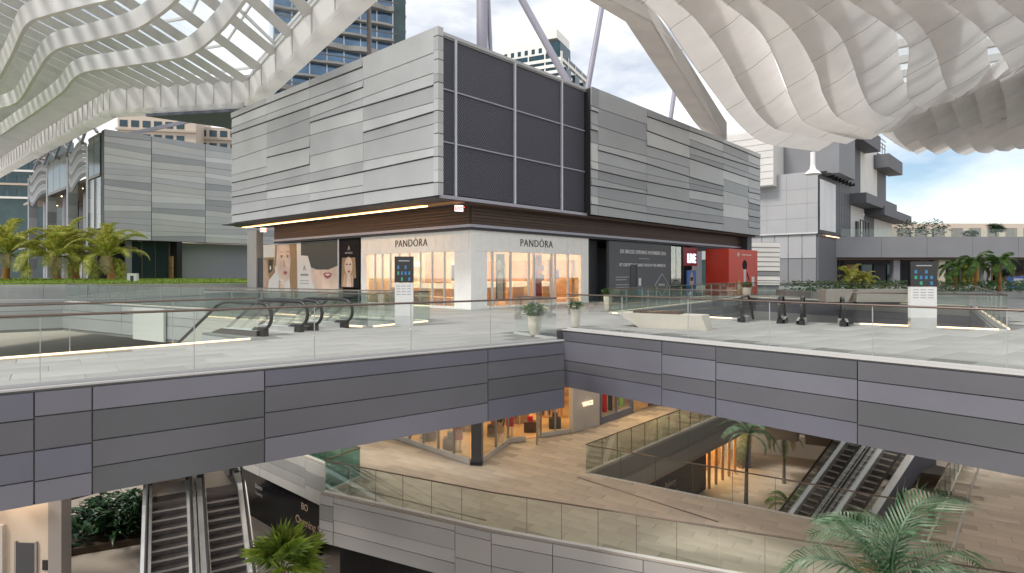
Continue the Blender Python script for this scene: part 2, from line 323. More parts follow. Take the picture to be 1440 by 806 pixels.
# ------------------------------------------------------------------ pavers
def pavers(poly, holes, keep, z, ax, sx, sy, nobj, parent, mname, near=(0,14)):
    ax = Vector(ax).normalized(); ay = Vector((-ax.y, ax.x)); cells = []
    xs = [p[0]*ax.x+p[1]*ax.y for p in keep]; ys = [p[0]*ay.x+p[1]*ay.y for p in keep]
    j = int(min(ys)/sy)-1
    while j*sy < max(ys):
        i = int(min(xs)/sx)-1
        while i*sx < max(xs):
            u = i*sx + (j % 3)*sx/3; v = j*sy; i += 1
            c = ax*(u+sx/2) + ay*(v+sy/2)
            cs = [ax*(u+a*sx) + ay*(v+b*sy) for a, b in ((0,0),(1,0),(1,1),(0,1))]
            if not inside(c, keep): continue
            if all(inside(q, poly) and not any(inside(q, h) for h in holes) for q in cs): cells.append(c)
        j += 1
    cells.sort(key=lambda c: (c - Vector(near)).length)
    g_ = .009; a = math.atan2(ax.y, ax.x)
    pm = MB().add([(-sx/2+g_,-sy/2+g_,.018),(sx/2-g_,-sy/2+g_,.018),(sx/2-g_,sy/2-g_,.018),(-sx/2+g_,sy/2-g_,.018),(-sx/2,-sy/2,.004),(sx/2,-sy/2,.004),(sx/2,sy/2,.004),(-sx/2,sy/2,.004)],
                  [(0,1,2,3),(4,5,1,0),(5,6,2,1),(6,7,3,2),(7,4,0,3)]).mesh('paver')
    for c in cells[:nobj]: link('paver', pm, mname, parent, (c.x, c.y, z), a)
    rest = MB()
    for c in cells[nobj:]:
        dz = z + .018 + random.uniform(-.002,.002); e = g_
        rest.add([(*(c + ax*(s*(sx/2-e)) + ay*(t*(sy/2-e))), dz) for s, t in ((-1,-1),(1,-1),(1,1),(-1,1))], [(0,1,2,3)])
    if rest.v: tag(rest.build('paver_field', mname, parent), kind='stuff')
shop_poly = [(-9,32),(-1.7,24.8),(-.17,28.2),(.64,28.6),(2.86,30),(4.5,31.6),(9.9,37.4),(9,45)]
pavers(terr, [[Q0,Q2,Q3,Q1], shop_poly], [(-9.5,26.5),(-6.2,20.5),(-.6,17.5),(6,14.5),(24,8),(24,34),(14,42),(-8,34)], Z1, (.83,-.556), 1.2, .45, 290, terrace, 'paver_tan', (3,18))
pavers(deck, [VL, VR], [(-14,3),(1.3,15.8),(1.6,19),(13,5),(30,12),(36,40),(16,52),(-22,42),(-22,12)], 0, dL, 1.5, .75, 285, up, 'paver', (-1,14))
gp = [(-13,12),(-4,12),(-8,30),(-16,36)]
pavers([(-100,-100),(100,-100),(100,100),(-100,100)], [], [(-16,12),(-5,12),(-7,24),(-15,36)], ZG, (.745,-.667), 1.2, .45, 0, gr, 'paver_tan')
pavers([(-100,-100),(100,-100),(100,100),(-100,100)], [], [(5,20),(14,16),(30,36),(20,48)], ZG, (.83,-.556), 1.2, .45, 0, gr, 'paver_tan')
# ------------------------------------------------------------------ fascia panels
def fascia(a, b, z0, z1, cols, rows, mats, parent, outward, gap=.022, proud=.05, name='fascia_panel', backing='joint_black', skew=0.0, seed=1):
    """panels between plan points a..b; cols/rows are fractions; outward = plan normal"""
    rnd = random.Random(seed); a = v2(a); b = v2(b); L = (b-a).length; u = (b-a)/L; n = Vector(outward).normalized(); H = z1 - z0
    def pt(f, h, d): q = a + u*(f*L) + n*d; return (q.x, q.y, z1 - h*H)
    bk = MB(); bk.hexa([pt(0,1,.0),pt(1,1,.0),pt(1,1,-.02),pt(0,1,-.02),pt(0,0,.0),pt(1,0,.0),pt(1,0,-.02),pt(0,0,-.02)]); bk.build('joint_backing', backing, parent)
    for ci in range(len(cols)-1):
        rr = rows[ci] if isinstance(rows[0], (list, tuple)) else rows
        f0 = cols[ci] + gap/2/L; f1 = cols[ci+1] - gap/2/L
        for ri in range(len(rr)-1):
            h0, h1 = rr[ri], rr[ri+1]
            if isinstance(h0, tuple): h0a, h0b = h0
            else: h0a = h0b = h0
            if isinstance(h1, tuple): h1a, h1b = h1
            else: h1a = h1b = h1
            e = gap/2/H; pd = proud * rnd.uniform(.8, 1.15)
            q = [pt(f0,h1a-e,.001),pt(f1,h1b-e,.001),pt(f1,h1b-e,pd),pt(f0,h1a-e,pd),pt(f0,h0a+e,.001),pt(f1,h0b+e,.001),pt(f1,h0b+e,pd),pt(f0,h0a+e,pd)]
            MB().hexa(q).build(name, mats[rnd.randrange(len(mats))] if not callable(mats) else mats(ci,ri), parent)
def fr(px, a, b):                        # fraction along plan line a-b seen at photo column px
    a = v2(a); b = v2(b); k = (px-720)/FPX; d = b-a
    return (k*a.y - a.x)/(d.x - k*d.y)
nLb = Vector((dL.y, -dL.x)); nRb = Vector((dR.y, -dR.x))
La = A - dL*26
cl = [0, fr(-110,La,A), fr(48,La,A), fr(129.5,La,A), fr(371,La,A), fr(684.5,La,A), 1.0]
rowsL = [[0,.24,.52,.78,1],[0,.24,.52,.78,1],[0,.22,.52,.79,1],[0,.22,.50,.745,1],[0,.18,.46,.735,1],[0,.175,.42,.70,1],[0,.2,.40,.75,1]]
fascia(La, A, -FD, -.06, cl, rowsL, lambda c, r: ['bridge0','bridge1','bridge2','bridge3'][[[0,1,0,2],[0,1,0,2],[2,1,0,2],[2,3,1,3],[0,1,1,2],[0,1,3,0],[2,1,0,1]][c][r]], up, nLb, seed=3)
Rb = Cc + dR*24
cr = [0, fr(932,Cc,Rb), fr(1008,Cc,Rb), fr(1207,Cc,Rb), fr(1560,Cc,Rb), 1]
rowsR = [[0,.17,.52,.70,1],[0,.2,.5,.73,1],[0,.22,.47,.74,1],[0,.23,.47,.76,1],[0,.24,.48,.77,1]]
fascia(Cc, Rb, -FD, -.06, cr, rowsR, lambda c, r: ['bridge0','bridge1','bridge2','bridge3'][[[1,2,1,0],[1,2,1,0],[3,2,1,0],[1,2,3,1],[0,2,1,0]][c][r]], up, nRb, seed=4)
dBA = (A-B).normalized(); fascia(A, B, -FD, -.06, [0,1], [0,.4,.7,1], ['bridge0'], up, Vector((dBA.y,-dBA.x))*1)
dCB = (Cc-B).normalized(); fascia(B, Cc, -FD, -.06, [0,1], [0,.4,.7,1], ['bridge1'], up, Vector((dCB.y,-dCB.x)))
# white edge trim along bridge
for (a, b) in ((La, A), (Cc, Rb)):
    MB().bar((*a, -.012), (*b, -.012), .10, .03).build('edge_trim', 'trim_grey', up)
# soffit of the bridges with lit slots
sf = MB()
for k in range(6):
    a = La + dL*(14.4 + k*.0) 
MB().prism([La - nLb*.5, A - nLb*.5 , A - nLb*5.2, La - nLb*5.2], -FD-.02, -FD+.045).build('soffit', 'soffit_wood', up)
MB().prism([Cc - nRb*.4 + dR*.4, Rb - nRb*.4, Rb - nRb*6.5, Cc - nRb*6.5 + dR*.4], -FD-.02, -FD+.045).build('soffit', 'dark_wood', up)
for k in range(6):
    q = La + dL*(2+k*4) - nLb*1.4; e = q + dL*2.2
    MB().bar((*q, -FD-.03), (*e, -FD-.03), .12, .03).build('soffit_light_or_fill', 'lamp_warm', up)
# unseen linear lights added under the deck to brighten the terrace and walkways
for (x, y) in [(-7.5+3.1*i+1.2*j, 24.5-1.6*i+3.3*j) for i in range(11) for j in range(6)]:
    q = Vector((x, y))
    if not inside(q, deck) or inside(q, VL) or inside(q, VR) or y < 15: continue
    MB().bar((x-1.0, y+.65, -FD-.03), (x+1.0, y-.65, -FD-.03), .28, .05).build('soffit_light_or_fill', 'fill_terrace', up)
# terrace fascias
def nrm(a, b): d = (v2(b)-v2(a)).normalized(); return Vector((d.y, -d.x))
tm = ['terrace_panel0','terrace_panel1','terrace_panel2','terrace_panel3']
fascia(T0, T1, Z1-1.75, Z1-.03, [0, fr(470,T0,T1), fr(641,T0,T1), 1], [[0,.2,.52,.72,1],[0,.12,.47,.72,1],[0,.15,.6,1]], lambda c, r: tm[[[0,2,3,1],[0,3,0,1],[3,0,3]][c][r]], terrace, nrm(T0,T1), seed=5)
fascia(T1, T2, Z1-1.75, Z1-.03, [0, .3, .7, 1], [0,.2,.6,1], lambda c, r: tm[[0,3,1][r]], terrace, nrm(T1,T2), seed=6)
fascia(T2, T5, Z1-1.75, Z1-.03, [0, .2, .4, .6, .8, 1], [0,.2,.6,1], lambda c, r: tm[[0,3,1][r]], terrace, nrm(T2,T5), seed=7)
fascia(Tn, T0, Z1-1.75, Z1-.03, [0,1], [0,.4,1], tm, terrace, nrm(Tn,T0))
fascia(T3, Tn, Z1-1.75, Z1-.03, [0,1], [0,.3,.65,1], lambda c, r: ['panel1','panel2','panel1'][r], terrace, nrm(T3,Tn))
fascia(T4, T3, Z1-1.75, Z1-.03, [0,.35,.7,1], [0,.25,.5,.75,1], lambda c, r: ['panel1','panel2','panel0','panel1'][r], terrace, nrm(T4,T3))
fascia(Q0, Q1, Z1-1.5, Z1-.03, [0,.25,.5,.75,1], [0,.5,.56,1], lambda c, r: ['terrace_panel2','strip3','terrace_panel1'][r], terrace, -nrm(Q0,Q1)*-1)
fascia(Q2, Q0, Z1-1.5, Z1-.03, [0,.33,.66,1], [0,.5,1], ['terrace_panel2'], terrace, nrm(Q2,Q0))
fascia(Q3, Q2, Z1-1.5, Z1-.03, [0,.25,.5,.75,1], [0,.5,1], ['terrace_panel1'], terrace, nrm(Q3,Q2))
fascia(Q1, Q3, Z1-1.5, Z1-.03, [0,.33,.66,1], [0,.5,1], ['dark_wood'], terrace, nrm(Q1,Q3))
# inner faces of upper voids
for (a, b) in zip(VL, VL[1:] + VL[:1]):
    L = (b-a).length
    if L > .5: fascia(a, b, -1.6, -.05, [k/max(1,int(L/6)) for k in range(max(1,int(L/6))+1)], [0,.28,.55,1], ['panel1','panel0','panel3'], up, -nrm(a,b), seed=11)
for (a, b) in zip(VR, VR[1:] + VR[:1]):
    L = (b-a).length
    fascia(a, b, -1.6, -.05, [k/max(1,int(L/5)) for k in range(max(1,int(L/5))+1)], [0,.28,.55,1], ['bridge2','bridge0','panel2'], up, -nrm(a,b), seed=12)
f0, f1 = fr(193,P2,P3), fr(236,P2,P3); wa, wb = P2.lerp(P3,f0), P2.lerp(P3,f1); wn_ = Vector((-esc_d.y, esc_d.x)); wn_ = wn_ if wn_.y < 0 else -wn_
MB().bar((*(wa+wn_*.16),-.9),(*(wb+wn_*.16),-.9),.12,1.7).build('white_fascia_panel','wall_pale',up)
# ------------------------------------------------------------------ glass balustrades
def balustrade(label, pts, z, pane=1.5, glassm='glass', rail='rail_bronze', shoe='wall_pale', h=1.1, led=False, railw=.05, ins=.12, group=None, ends=True):
    t = thing('glass_balustrade', label, 'railing', group=group)
    pts = [v2(p) for p in pts]
    for a, b in zip(pts, pts[1:]):
        L = (b-a).length; n = max(1, round(L/pane)); wd = L/n; d = (b-a)/L; ang = math.atan2(d.y, d.x)
        pm = MB().box(-wd/2+.008, wd/2-.008, -.008, .008, .05, h-.02).mesh('glass_pane')
        for i in range(n):
            c = a + d*((i+.5)*wd); link('glass_pane', pm, glassm, t, (c.x, c.y, z), ang)
            if i: 
                e = a + d*(i*wd); MB().box(-.006,.006,-.011,.011,.05,h-.02).build('glass_joint', 'joint_grey' if z > -1 else 'steel_dark', t, loc=(e.x, e.y, z), rz=ang)
        MB().bar((*a, z+.03), (*b, z+.03), .05, .06).build('base_shoe', shoe if z < -1 else 'trim_grey', t)
        if led: 
            q = Vector((d.y,-d.x))*.07
            MB().bar((*(a+q+d*.2), z+.045), (*(b+q-d*.2), z+.045), .035, .035).build('light_strip', 'led_strip', t)
    MB().tube([(*p, z+h) for p in pts], railw/2, 6).build('handrail', rail, t)
    return settle(t)
iL = -nLb*.12; iR = -nRb*.12
balustrade('long frameless glass railing along the near edge of the plain grey bridge', [La+iL, A+iL-dL*.14], 0, 2.1)
balustrade('short glass railing return at the bridge corner beside the larger leafy pot', [A+iL-dL*.14, B+Vector((-.1,-.05))], 0, 1.9, led=False, ins=0)
balustrade('long frameless glass railing in front of the angular stone bench', [Cc+iR+dR*.1, Rb+iR], 0, 2.1)
off = Vector((-.1,-.1))
balustrade('glass railing with warm strip light beside the left escalator opening', [N0-nd*9+nrm(N1,N0)*-.15, N1+nrm(N1,N0)*-.15], 0, 2.0, 'glass_green', led=True)
balustrade('glass railing corner behind the touch screen directory by the jewellery store', [P1 + esc_d*9, P1+Vector((.1,-.1)), P2+Vector((.12,.05)), P2+esc_d*29+Vector((.1,.1))], 0, 1.8, 'glass_green', led=True)
vd = (V1-V0).normalized()
balustrade('glass railing with light strip between bench and right escalators', [V3+Vector((-.15,0)), V0+Vector((-.15,-.05)), V0+vd*5.4+nrm(V0,V1)*.15], 0, 1.8, 'glass_green', led=True)
balustrade('glass railing with light strip beneath the white directory by the right opening', [V0+vd*9.3+nrm(V0,V1)*.15, V1+Vector((.1,-.15)), V2+Vector((.15,0))], 0, 1.8, 'glass', led=True)
balustrade('distant glass railing at the back of the right escalator opening', [V2+Vector((.1,.2)), V3+Vector((0,.2))], 0, 1.8, 'glass_green', led=True)
iT = lambda a, b: -nrm(a,b)*.12
balustrade('greenish glass railing along the curved front edge of the tan terrace', [T0+iT(T0,T1)+Vector((.1,0)), T1+iT(T0,T1), T2+iT(T1,T2), T5+iT(T2,T5)], Z1, 1.15, 'glass_green', shoe='wall_pale', h=1.15)
balustrade('teal glass railing wrapping the terrace notch above the black hoarding', [T0+Vector((.14,.1)), Tn+Vector((.16,0)), T3+Vector((.1,.12)), T4], Z1, 1.3, 'glass_teal', h=1.15)
balustrade('glass railing on the sloping grey slab above the black opening sign', [Q1+nrm(Q0,Q1)*-.12, Q0+Vector((-.12,-.03))], Z1, 1.2, 'glass_green', h=1.15)
balustrade('glass railing across the terrace in front of the slender palm and escalators', [Q0+Vector((-.05,-.14)), Q2+Vector((.02,-.15))], Z1, 1.3, 'glass', h=1.15)
balustrade('glass railing on the right side of the terrace opening near big palm fronds', [Q2+Vector((.15,-.03)), Q3+Vector((.15,0))], Z1, 1.3, 'glass_green', h=1.15)
# steel floor strip lines near the terrace railings
for a, b in ((P(490,685,Z1), P(684,733,Z1)), (P(812,672,Z1), P(1010,735,Z1)), (P(1362,697,Z1), P(1378,654,Z1)), (P(1335,790,Z1), P(1362,697,Z1))):
    MB().bar((a.x,a.y,Z1+.022), (b.x,b.y,Z1+.022), .07, .02).build('floor_strip', 'steel' if a.x > 10 else 'steel_dark', terrace)
# ------------------------------------------------------------------ main block (local x along right facade, y along left facade)
BC = Vector((-3.35, 25.9)); BA = math.atan2(.740, .673)
block = thing('upper_block', 'large grey cladded box building cantilevering over the white jewellery store', 'building', (BC.x, BC.y, 0), BA)
ZB, ZT = 5.1, 12.34
core = MB().box(.12, 37.1, .25, 20.3, ZB, ZT-.25); core.build('wall', 'charcoal', block)
rowsF = [0,.058,.14,.197,.28,.333,.428,.50,.57,.635,.71,.772,.85,.925,1]
def wavy_facade(parent, axis, u0, u1, cols, H0, H1, thick, amp, seed, mats, face=-1, plane=0.0, rows=rowsF, merge=.16, capx=None):
    rnd = random.Random(seed); nr = len(rows)-1
    ph = [rnd.uniform(0,6.28) for _ in rows]; am = [0 if k in (0,nr) else rnd.uniform(.4,1)*amp for k in range(nr+1)]
    def bz(k, u): return H1 - (H1-H0)*rows[k] + am[k]*math.sin(ph[k] + (u-u0)*.21)*1.0
    def pt(u, d, z): 
        return (plane + face*d, u, z) if axis == 'y' else (u, plane + face*d, z)
    for ci in range(len(cols)-1):
        a, b = cols[ci]+.008, cols[ci+1]-.008; ri = 0
        while ri < nr:
            rj = ri+1
            if rj < nr and rnd.random() < merge: rj += 1
            thick_gap = (rj % 2 == 1)
            n = 8; us = [a+(b-a)*k/n for k in range(n+1)]; m = MB()
            eb = .045 if thick_gap else .012; et = .004
            dtop = .03; dbot = thick if thick_gap else thick*.55
            bot = [pt(u, dbot, bz(rj,u)+eb) for u in us]; top = [pt(u, dtop if ri else thick, bz(ri,u)-et) for u in us]
            b2 = [pt(u, .0, bz(rj,u)+eb) for u in us]; t2 = [pt(u, .0, bz(ri,u)-et) for u in us]
            q = [(i,i+1,n+2+i,n+1+i) for i in range(n)]
            flip = (axis == 'y') == (face == -1)
            qq = [tuple(reversed(f)) for f in q] if flip else q; qr = q if flip else [tuple(reversed(f)) for f in q]
            m.add(bot+top, qq, True); m.add(b2+bot, qq); m.add(top+t2, qq)
            m.add([bot[0],top[0],t2[0],b2[0]], [(0,1,2,3)]); m.add([bot[-1],top[-1],t2[-1],b2[-1]], [(3,2,1,0)])
            m.build('cladding_panel', mats[rnd.randrange(len(mats))], parent); ri = rj
LB = 20.5
MB().box(.06, .115, 0, LB, ZB+.02, ZT-.05).build('joint_backing', 'joint_black', block)
wavy_facade(block, 'y', 0, LB, [0, 5.35, 10.45, 15.5, LB], ZB, ZT, .10, .10, 21, ['panel1','panel0','panel1','panel3'], -1, .06)
# folded corner strip
for k in range(len(rowsF)-1):
    z1 = ZT - (ZT-ZB)*rowsF[k] - .006; z0 = ZT - (ZT-ZB)*rowsF[k+1] + (.035 if k % 2 == 0 else .01)
    MB().box(-.04, .26, -.30, -.005, z0, z1).build('corner_panel', ['panel1','panel0','panel3'][k % 3], block)
MB().box(.0, .25, -.27, -.02, ZB+.01, ZT-.03).build('joint_backing', 'joint_black', block)
mc = [.30, 1.25, 5.2, 9.0, 11.2]
for i in range(4):
    for j in range(3):
        z0 = ZB + .12 + (ZT-ZB-.3)*j/3; z1 = ZB + .12 + (ZT-ZB-.3)*(j+1)/3
        MB().box(mc[i]+.05, mc[i+1]-.05, .06, .12, z0+.04, z1-.04).build('mesh_panel', 'mesh_metal', block)
MB().box(.3, 11.2, .15, .19, ZB+.05, ZT-.1).build('mesh_backing', 'black', block)
for i in range(1,4): MB().box(mc[i]-.06, mc[i]+.06, -.03, .10, ZB+.1, ZT-.17).build('mullion', 'mullion', block)
for j in (1,2):
    z = ZB + .12 + (ZT-ZB-.3)*j/3
    for i in range(4): MB().box(mc[i]+.062, mc[i+1]-.062, 0, .09, z-.03, z+.03).build('transom', 'pole', block)
MB().box(.27, 11.25, -.02, .2, ZT-.17, ZT-.02).build('parapet_cap', 'panel0', block); MB().box(.27, 11.3, -.03, .2, ZB-.05, ZB+.10).build('bottom_trim', 'pole', block)
MB().box(11.3, 37.25, .0-.25, .20, ZB+.02, ZT-.05).build('joint_backing', 'joint_black', block)
wavy_facade(block, 'x', 11.3, 37.3, [11.3, 12.0, 17.5, 23.5, 29.4, 34.6, 37.3], ZB, ZT, .10, .12, 33, ['panel2','panel0','strip3','panel2','panel1','strip1'], -1, -.26, merge=.2)
MB().box(37.30, 37.36, -.3, 14, ZB+.02, ZT-.02).build('end_panel', 'panel2', block)
for k in range(2): MB().box(1.0, 1.08, LB+.05+k*.95, LB+.93+k*.95, ZB-.1, ZT-.55).build('mesh_panel', 'mesh_metal', block)
MB().box(.98, 1.0, LB+.94, LB+.99, ZB-.1, ZT-.55).build('mullion', 'mullion', block)
MB().box(1.1, 3, LB-.3, LB+1.9, ZB-.1, ZT-.6).build('wall', 'charcoal', block)
MB().box(.0, 37.2, .0, 20.4, ZT-.24, ZT-.2).build('roof', 'concrete', block)
# soffit: dark front strip, lit orange trough, dark bulkhead above shops
MB().box(.1, 1.3, -.0, 22.3, ZB-.06, ZB-.01).build('soffit', 'charcoal', block)
MB().box(1.3, 2.1, .3, 22.3, ZB-.10, ZB-.02).build('soffit', 'soffit_wood', block)
MB().box(1.42, 1.60, 2.5, 22.2, ZB-.14, ZB-.105).build('soffit_light_or_fill', 'lamp_amber', block); MB().box(1.62, 1.72, 2.5, 22.2, ZB-.13, ZB-.105).build('soffit_light_or_fill', 'lamp_warm', block)  # second, warm strip added in the trough to brighten the store header
MB().box(2.1, 3.15, .3, 22.3, ZB-.07, ZB-.015).build('soffit', 'charcoal', block)
MB().box(1.3, 37.1, .0, 1.0, ZB-.08, ZB-.005).build('soffit', 'dark_wood', block)
ns = 26
for k in range(10):
    MB().box(2.1, 37.0, .03+k*.093, .03+k*.093+.07, ZB-.13, ZB-.082).build('soffit_slat', 'dark_wood', block)
ZS = 3.86
MB().box(3.0, 37.0, 1.0-.12, 20.6, ZS+.26, ZB-.02).build('bulkhead', 'dark_band', block)
for k in range(6): MB().box(2.92, 2.995, .88, 20.5, ZS+.28+k*.155, ZS+.28+k*.155+.13).build('bulkhead_slat', 'dark_wood', block); MB().box(3.0, 36.9, .80, .875, ZS+.28+k*.155, ZS+.28+k*.155+.13).build('bulkhead_slat', 'dark_wood', block)
MB().box(2.86, 37.0, .74, 20.6, ZS+.12, ZS+.255).build('bulkhead_ledge', 'pole', block)
MB().box(2.95, 37.0, .84, 20.6, ZS+.005, ZS+.115).build('bulkhead_band', 'dark_band', block)
MB().box(14.5, 36.8, 8.5, 20.0, .01, ZS).build('wall', 'charcoal', block)
MB().box(3.6, 14.4, 12.6, 20.2, .01, ZS).build('wall', 'charcoal', block)
# poles on the roof
def pole(label, a, b, r, m='pole', group=None):
    t = thing('roof_strut', label, 'post', group=group)
    a = Vector(a); b = Vector(b); d = (b-a).normalized()
    MB().tube([a, a.lerp(b,.5), b], r, 14).build('tube', m, t); MB().tube([a-d*.02, a+d*.25], r*1.5, 14).build('base_collar', m, t)
    return settle(t)
RZ = ZT-.2
pole('thick upright grey post on the block roof behind the dark mesh', at(678,88,30.5).to_2d().to_3d()+Vector((0,0,RZ)), at(678,-40,30.5), .29)
pole('thin upright grey rod standing close beside the thick roof post', at(691,100,30.8).to_2d().to_3d()+Vector((0,0,RZ)), at(685,-40,30.8), .11)
pole('slanting grey strut leaning left in front of the white tower', at(812,136,36).to_2d().to_3d()+Vector((0,0,RZ)), at(722,-22,36), .21)
pole('slim grey strut leaning right beside the white tower', at(823,136,36.4).to_2d().to_3d()+Vector((0,0,RZ)), at(852,-22,36.4), .17)
pole('slim grey strut supporting the white ribbon canopy edge', at(941,178,43).to_2d().to_3d()+Vector((0,0,RZ)), at(957,70,43), .16)
pole('dark slim post on the block roof in front of the blue glass tower', at(520,80,33.5).to_2d().to_3d()+Vector((0,0,RZ)), at(518,-30,33.5), .13, 'steel_dark')
def loc2w(x, y, z): return Vector((BC.x + x*math.cos(BA) - y*math.sin(BA), BC.y + x*math.sin(BA) + y*math.cos(BA), z))
# ------------------------------------------------------------------ jewellery store at the corner (same local axes, origin at its corner)
SX, SY = 3.15, 1.0
so_ = loc2w(SX, SY, 0)
store = thing('jewellery_store', 'white corner jewellery store with glowing windows under the grey block', 'shop', so_, BA)
LW, RW, ZW = 9.26, 9.75, 2.86
def wallbox(m, x0,x1,y0,y1,z0,z1): MB().box(x0,x1,y0,y1,z0,z1).build('wall', m, store)
# header with vertical joints
n = 14
for k in range(n): MB().box(.0, .16, LW*k/n+.006 + (.17 if k == 0 else 0), LW*(k+1)/n-.006, ZW, ZS).build('header_panel', 'store_white', store)
for k in range(n): MB().box(RW*k/n+.006 , RW*(k+1)/n-.006, .0, .16, ZW, ZS).build('header_panel', 'store_white', store)
MB().box(.03,.14,.2,LW-.02,ZW+.02,ZS-.02).build('header_backing', 'interior_cream', store); MB().box(.03,RW-.02,.03,.14,ZW+.02,ZS-.02).build('header_backing','interior_cream', store)
wallbox('store_white', .0,.18, LW-.55, LW, .12, ZW-.003); wallbox('store_white', RW-.75, RW, .0,.18, .12, ZW-.003)
wallbox('store_white', .0,.42, .0,.42, .12, ZW-.003)
MB().box(.05,.12,.42,1.25,.12,ZW-.003).build('pilaster','store_white',store); MB().box(.42,1.15,.05,.12,.12,ZW-.003).build('pilaster','store_white',store)
MB().box(-.04,.2,-.04,LW,.0,.118).build('plinth','store_white',store); MB().box(.2,RW,-.04,.2,.0,.118).build('plinth','store_white',store)
MB().box(.2, RW, LW-.02, LW+.1, .0, ZS).build('wall','interior_cream',store); MB().box(RW-.1, RW, .2, LW-.03, .0, ZS).build('wall','interior_cream',store)
MB().box(.2, RW-.1, .2, LW-.02, .0, .06).build('floor','interior_floor',store); MB().box(.2, RW-.1, .2, LW-.03, ZS-.3, ZS-.25).build('ceiling','interior_cream',store)
for i in range(3):
    for j in range(3): MB().box(1.0+i*2.9, 2.4+i*2.9, .9+j*2.8, 2.3+j*2.8, ZS-.36, ZS-.305).build('ceiling_lamp','lamp_warm',store)
ys = [1.25,2.0,2.95,3.9,4.8,5.7,6.5,7.25,7.95,LW-.55]
for a, b in zip(ys, ys[1:]): MB().box(.07,.085,a+.035,b-.035,.12,ZW-.003).build('window_pane','shop_glass',store)
for y in ys[1:-1]: MB().box(.04,.12,y-.035,y+.035,.12,ZW-.003).build('mullion','mullion',store)
xs_ = [1.15,1.55,2.9,4.35,4.75,6.3,6.6,7.8,RW-.75]
for a, b in zip(xs_, xs_[1:]): MB().box(a+.04,b-.04,.07,.085,.12,ZW-.003).build('window_pane','shop_glass',store)
for x in xs_[1:-1]: MB().box(x-.045,x+.045,.03,.12,.12,ZW-.003).build('mullion','mullion',store)
# inside: shelves, counters, wood screens, poster, pictures
for k in range(5): MB().box(2.2+k*1.3,3.1+k*1.3,1.6+(k%2)*.8,2.2+(k%2)*.8,.06,1.0).build('display_counter',['store_warm','interior_cream'][k%2],store); MB().box(2.25+k*1.3,3.05+k*1.3,1.65+(k%2)*.8,2.15+(k%2)*.8,1.0,1.3).build('display_case','case_glow',store)
for k in range(5): MB().box(1.3,1.9,2.0+k*1.35,2.9+k*1.35,.06,.95).build('display_counter',['interior_cream','store_warm'][k%2],store); MB().box(1.35,1.85,2.05+k*1.35,2.85+k*1.35,.95,1.22).build('display_case','case_glow',store)
for y in (5.2,6.1): MB().box(2.4,2.5,y-.55,y+.25,.06,2.9).build('wood_screen','store_warm',store)
for k in range(4): MB().box(RW-.35,RW-.12,1.0+k*1.9,2.4+k*1.9,.06,2.6).build('shelving','store_warm',store)
for k in range(3):
    for j in range(3): MB().box(3.0+k*2,4.2+k*2,LW-.4,LW-.05,.9+j*.65,1.25+j*.65).build('shelf_box',['case_glow','interior_cream'][j%2],store)
MB().box(2.15,2.75,.35,.4,.4,ZW-.1).build('portrait_banner','hair_dark',store)
def ell(cx, cz, rx, rz, n=18): return [(cx+rx*math.cos(2*math.pi*k/n), cz+rz*math.sin(2*math.pi*k/n)) for k in range(n)]
def flat(parent, name, poly, m, plane, axis, sgn, th=.004):   # thin printed shape lying on a poster
    n = len(poly)
    f = (lambda u, z, d: (plane+sgn*d, u, z)) if axis == 'x' else (lambda u, z, d: (u, plane+sgn*d, z))
    q = [f(u,z,0) for u,z in poly] + [f(u,z,th) for u,z in poly]
    mb = MB().add(q, [tuple(range(n, 2*n))] + [(i,(i+1)%n,n+(i+1)%n,n+i) for i in range(n)]); return mb.build(name, m, parent)
flat(store,'print_shape',ell(2.35,2.2,.17,.27),'skin','y' and .35,'y',-1); flat(store,'print_shape',[(2.2,.45),(2.65,.45),(2.6,1.6),(2.4,1.85),(2.2,1.5)],'poster_cream',.35,'y',-1,.006); flat(store,'print_shape',ell(2.35,2.07,.06,.03),'lips',.35,'y',-1,.01)
MB().box(5.35,5.85,.4,.45,.3,ZW-.05).build('red_banner','red_dark',store); flat(store,'print_shape',ell(5.6,1.9,.2,.2),'red',.4,'y',-1)
for x,z in ((7.25,1.9),(7.25,1.35)): MB().box(x,x+.25,1.6,1.65,z,z+.35).build('picture','purple_print',store)
MB().box(8.1,8.45,1.2,1.25,1.45,2.0).build('picture','purple_print',store); MB().box(.9,.95,2.0,2.4,1.4,2.2).build('picture','purple_print',store)
MB().box(4.78,4.84,.03,.14,.13,ZW-.2).build('door_frame','mullion',store); MB().box(6.2,6.26,.03,.14,.13,ZW-.2).build('door_frame','mullion',store)
lettering('PANDÓRA', .56, 'text_black', store, (-.012, 4.6, ZW+.33), (R(90),0,R(-90)), .03, -.006, .95, space=1.12)
lettering('PANDÓRA', .56, 'text_black', store, (4.92, -.012, ZW+.33), (R(90),0,0), .03, -.006, .95, space=1.12)
# ------------------------------------------------------------------ exit signs under the soffit
for (x, y, lab) in ((1.95,.55,'small lit red exit sign hanging at the corner of the block soffit'), (2.2,20.6,'small lit red exit sign hanging at the far end of the orange soffit trough')):
    t = thing('exit_sign', lab, 'sign', loc2w(x,y,ZB-.48), R(20))
    MB().box(-.2,.2,-.03,.03,.0,.28).build('housing','sign_white',t); MB().box(-.02,.02,-.01,.01,.28,.42).build('hanger','steel_dark',t)
    lettering('EXIT', .22, 'sign_red', t, (.03,-.04,.06), (R(90),0,0), .01, .01)
# ------------------------------------------------------------------ posters on the hoarding left of the store
hd = thing('poster_hoarding', 'long white beauty advert hoarding with womens faces beside the escalators', 'billboard', loc2w(SX, SY+11.6, 0), BA)
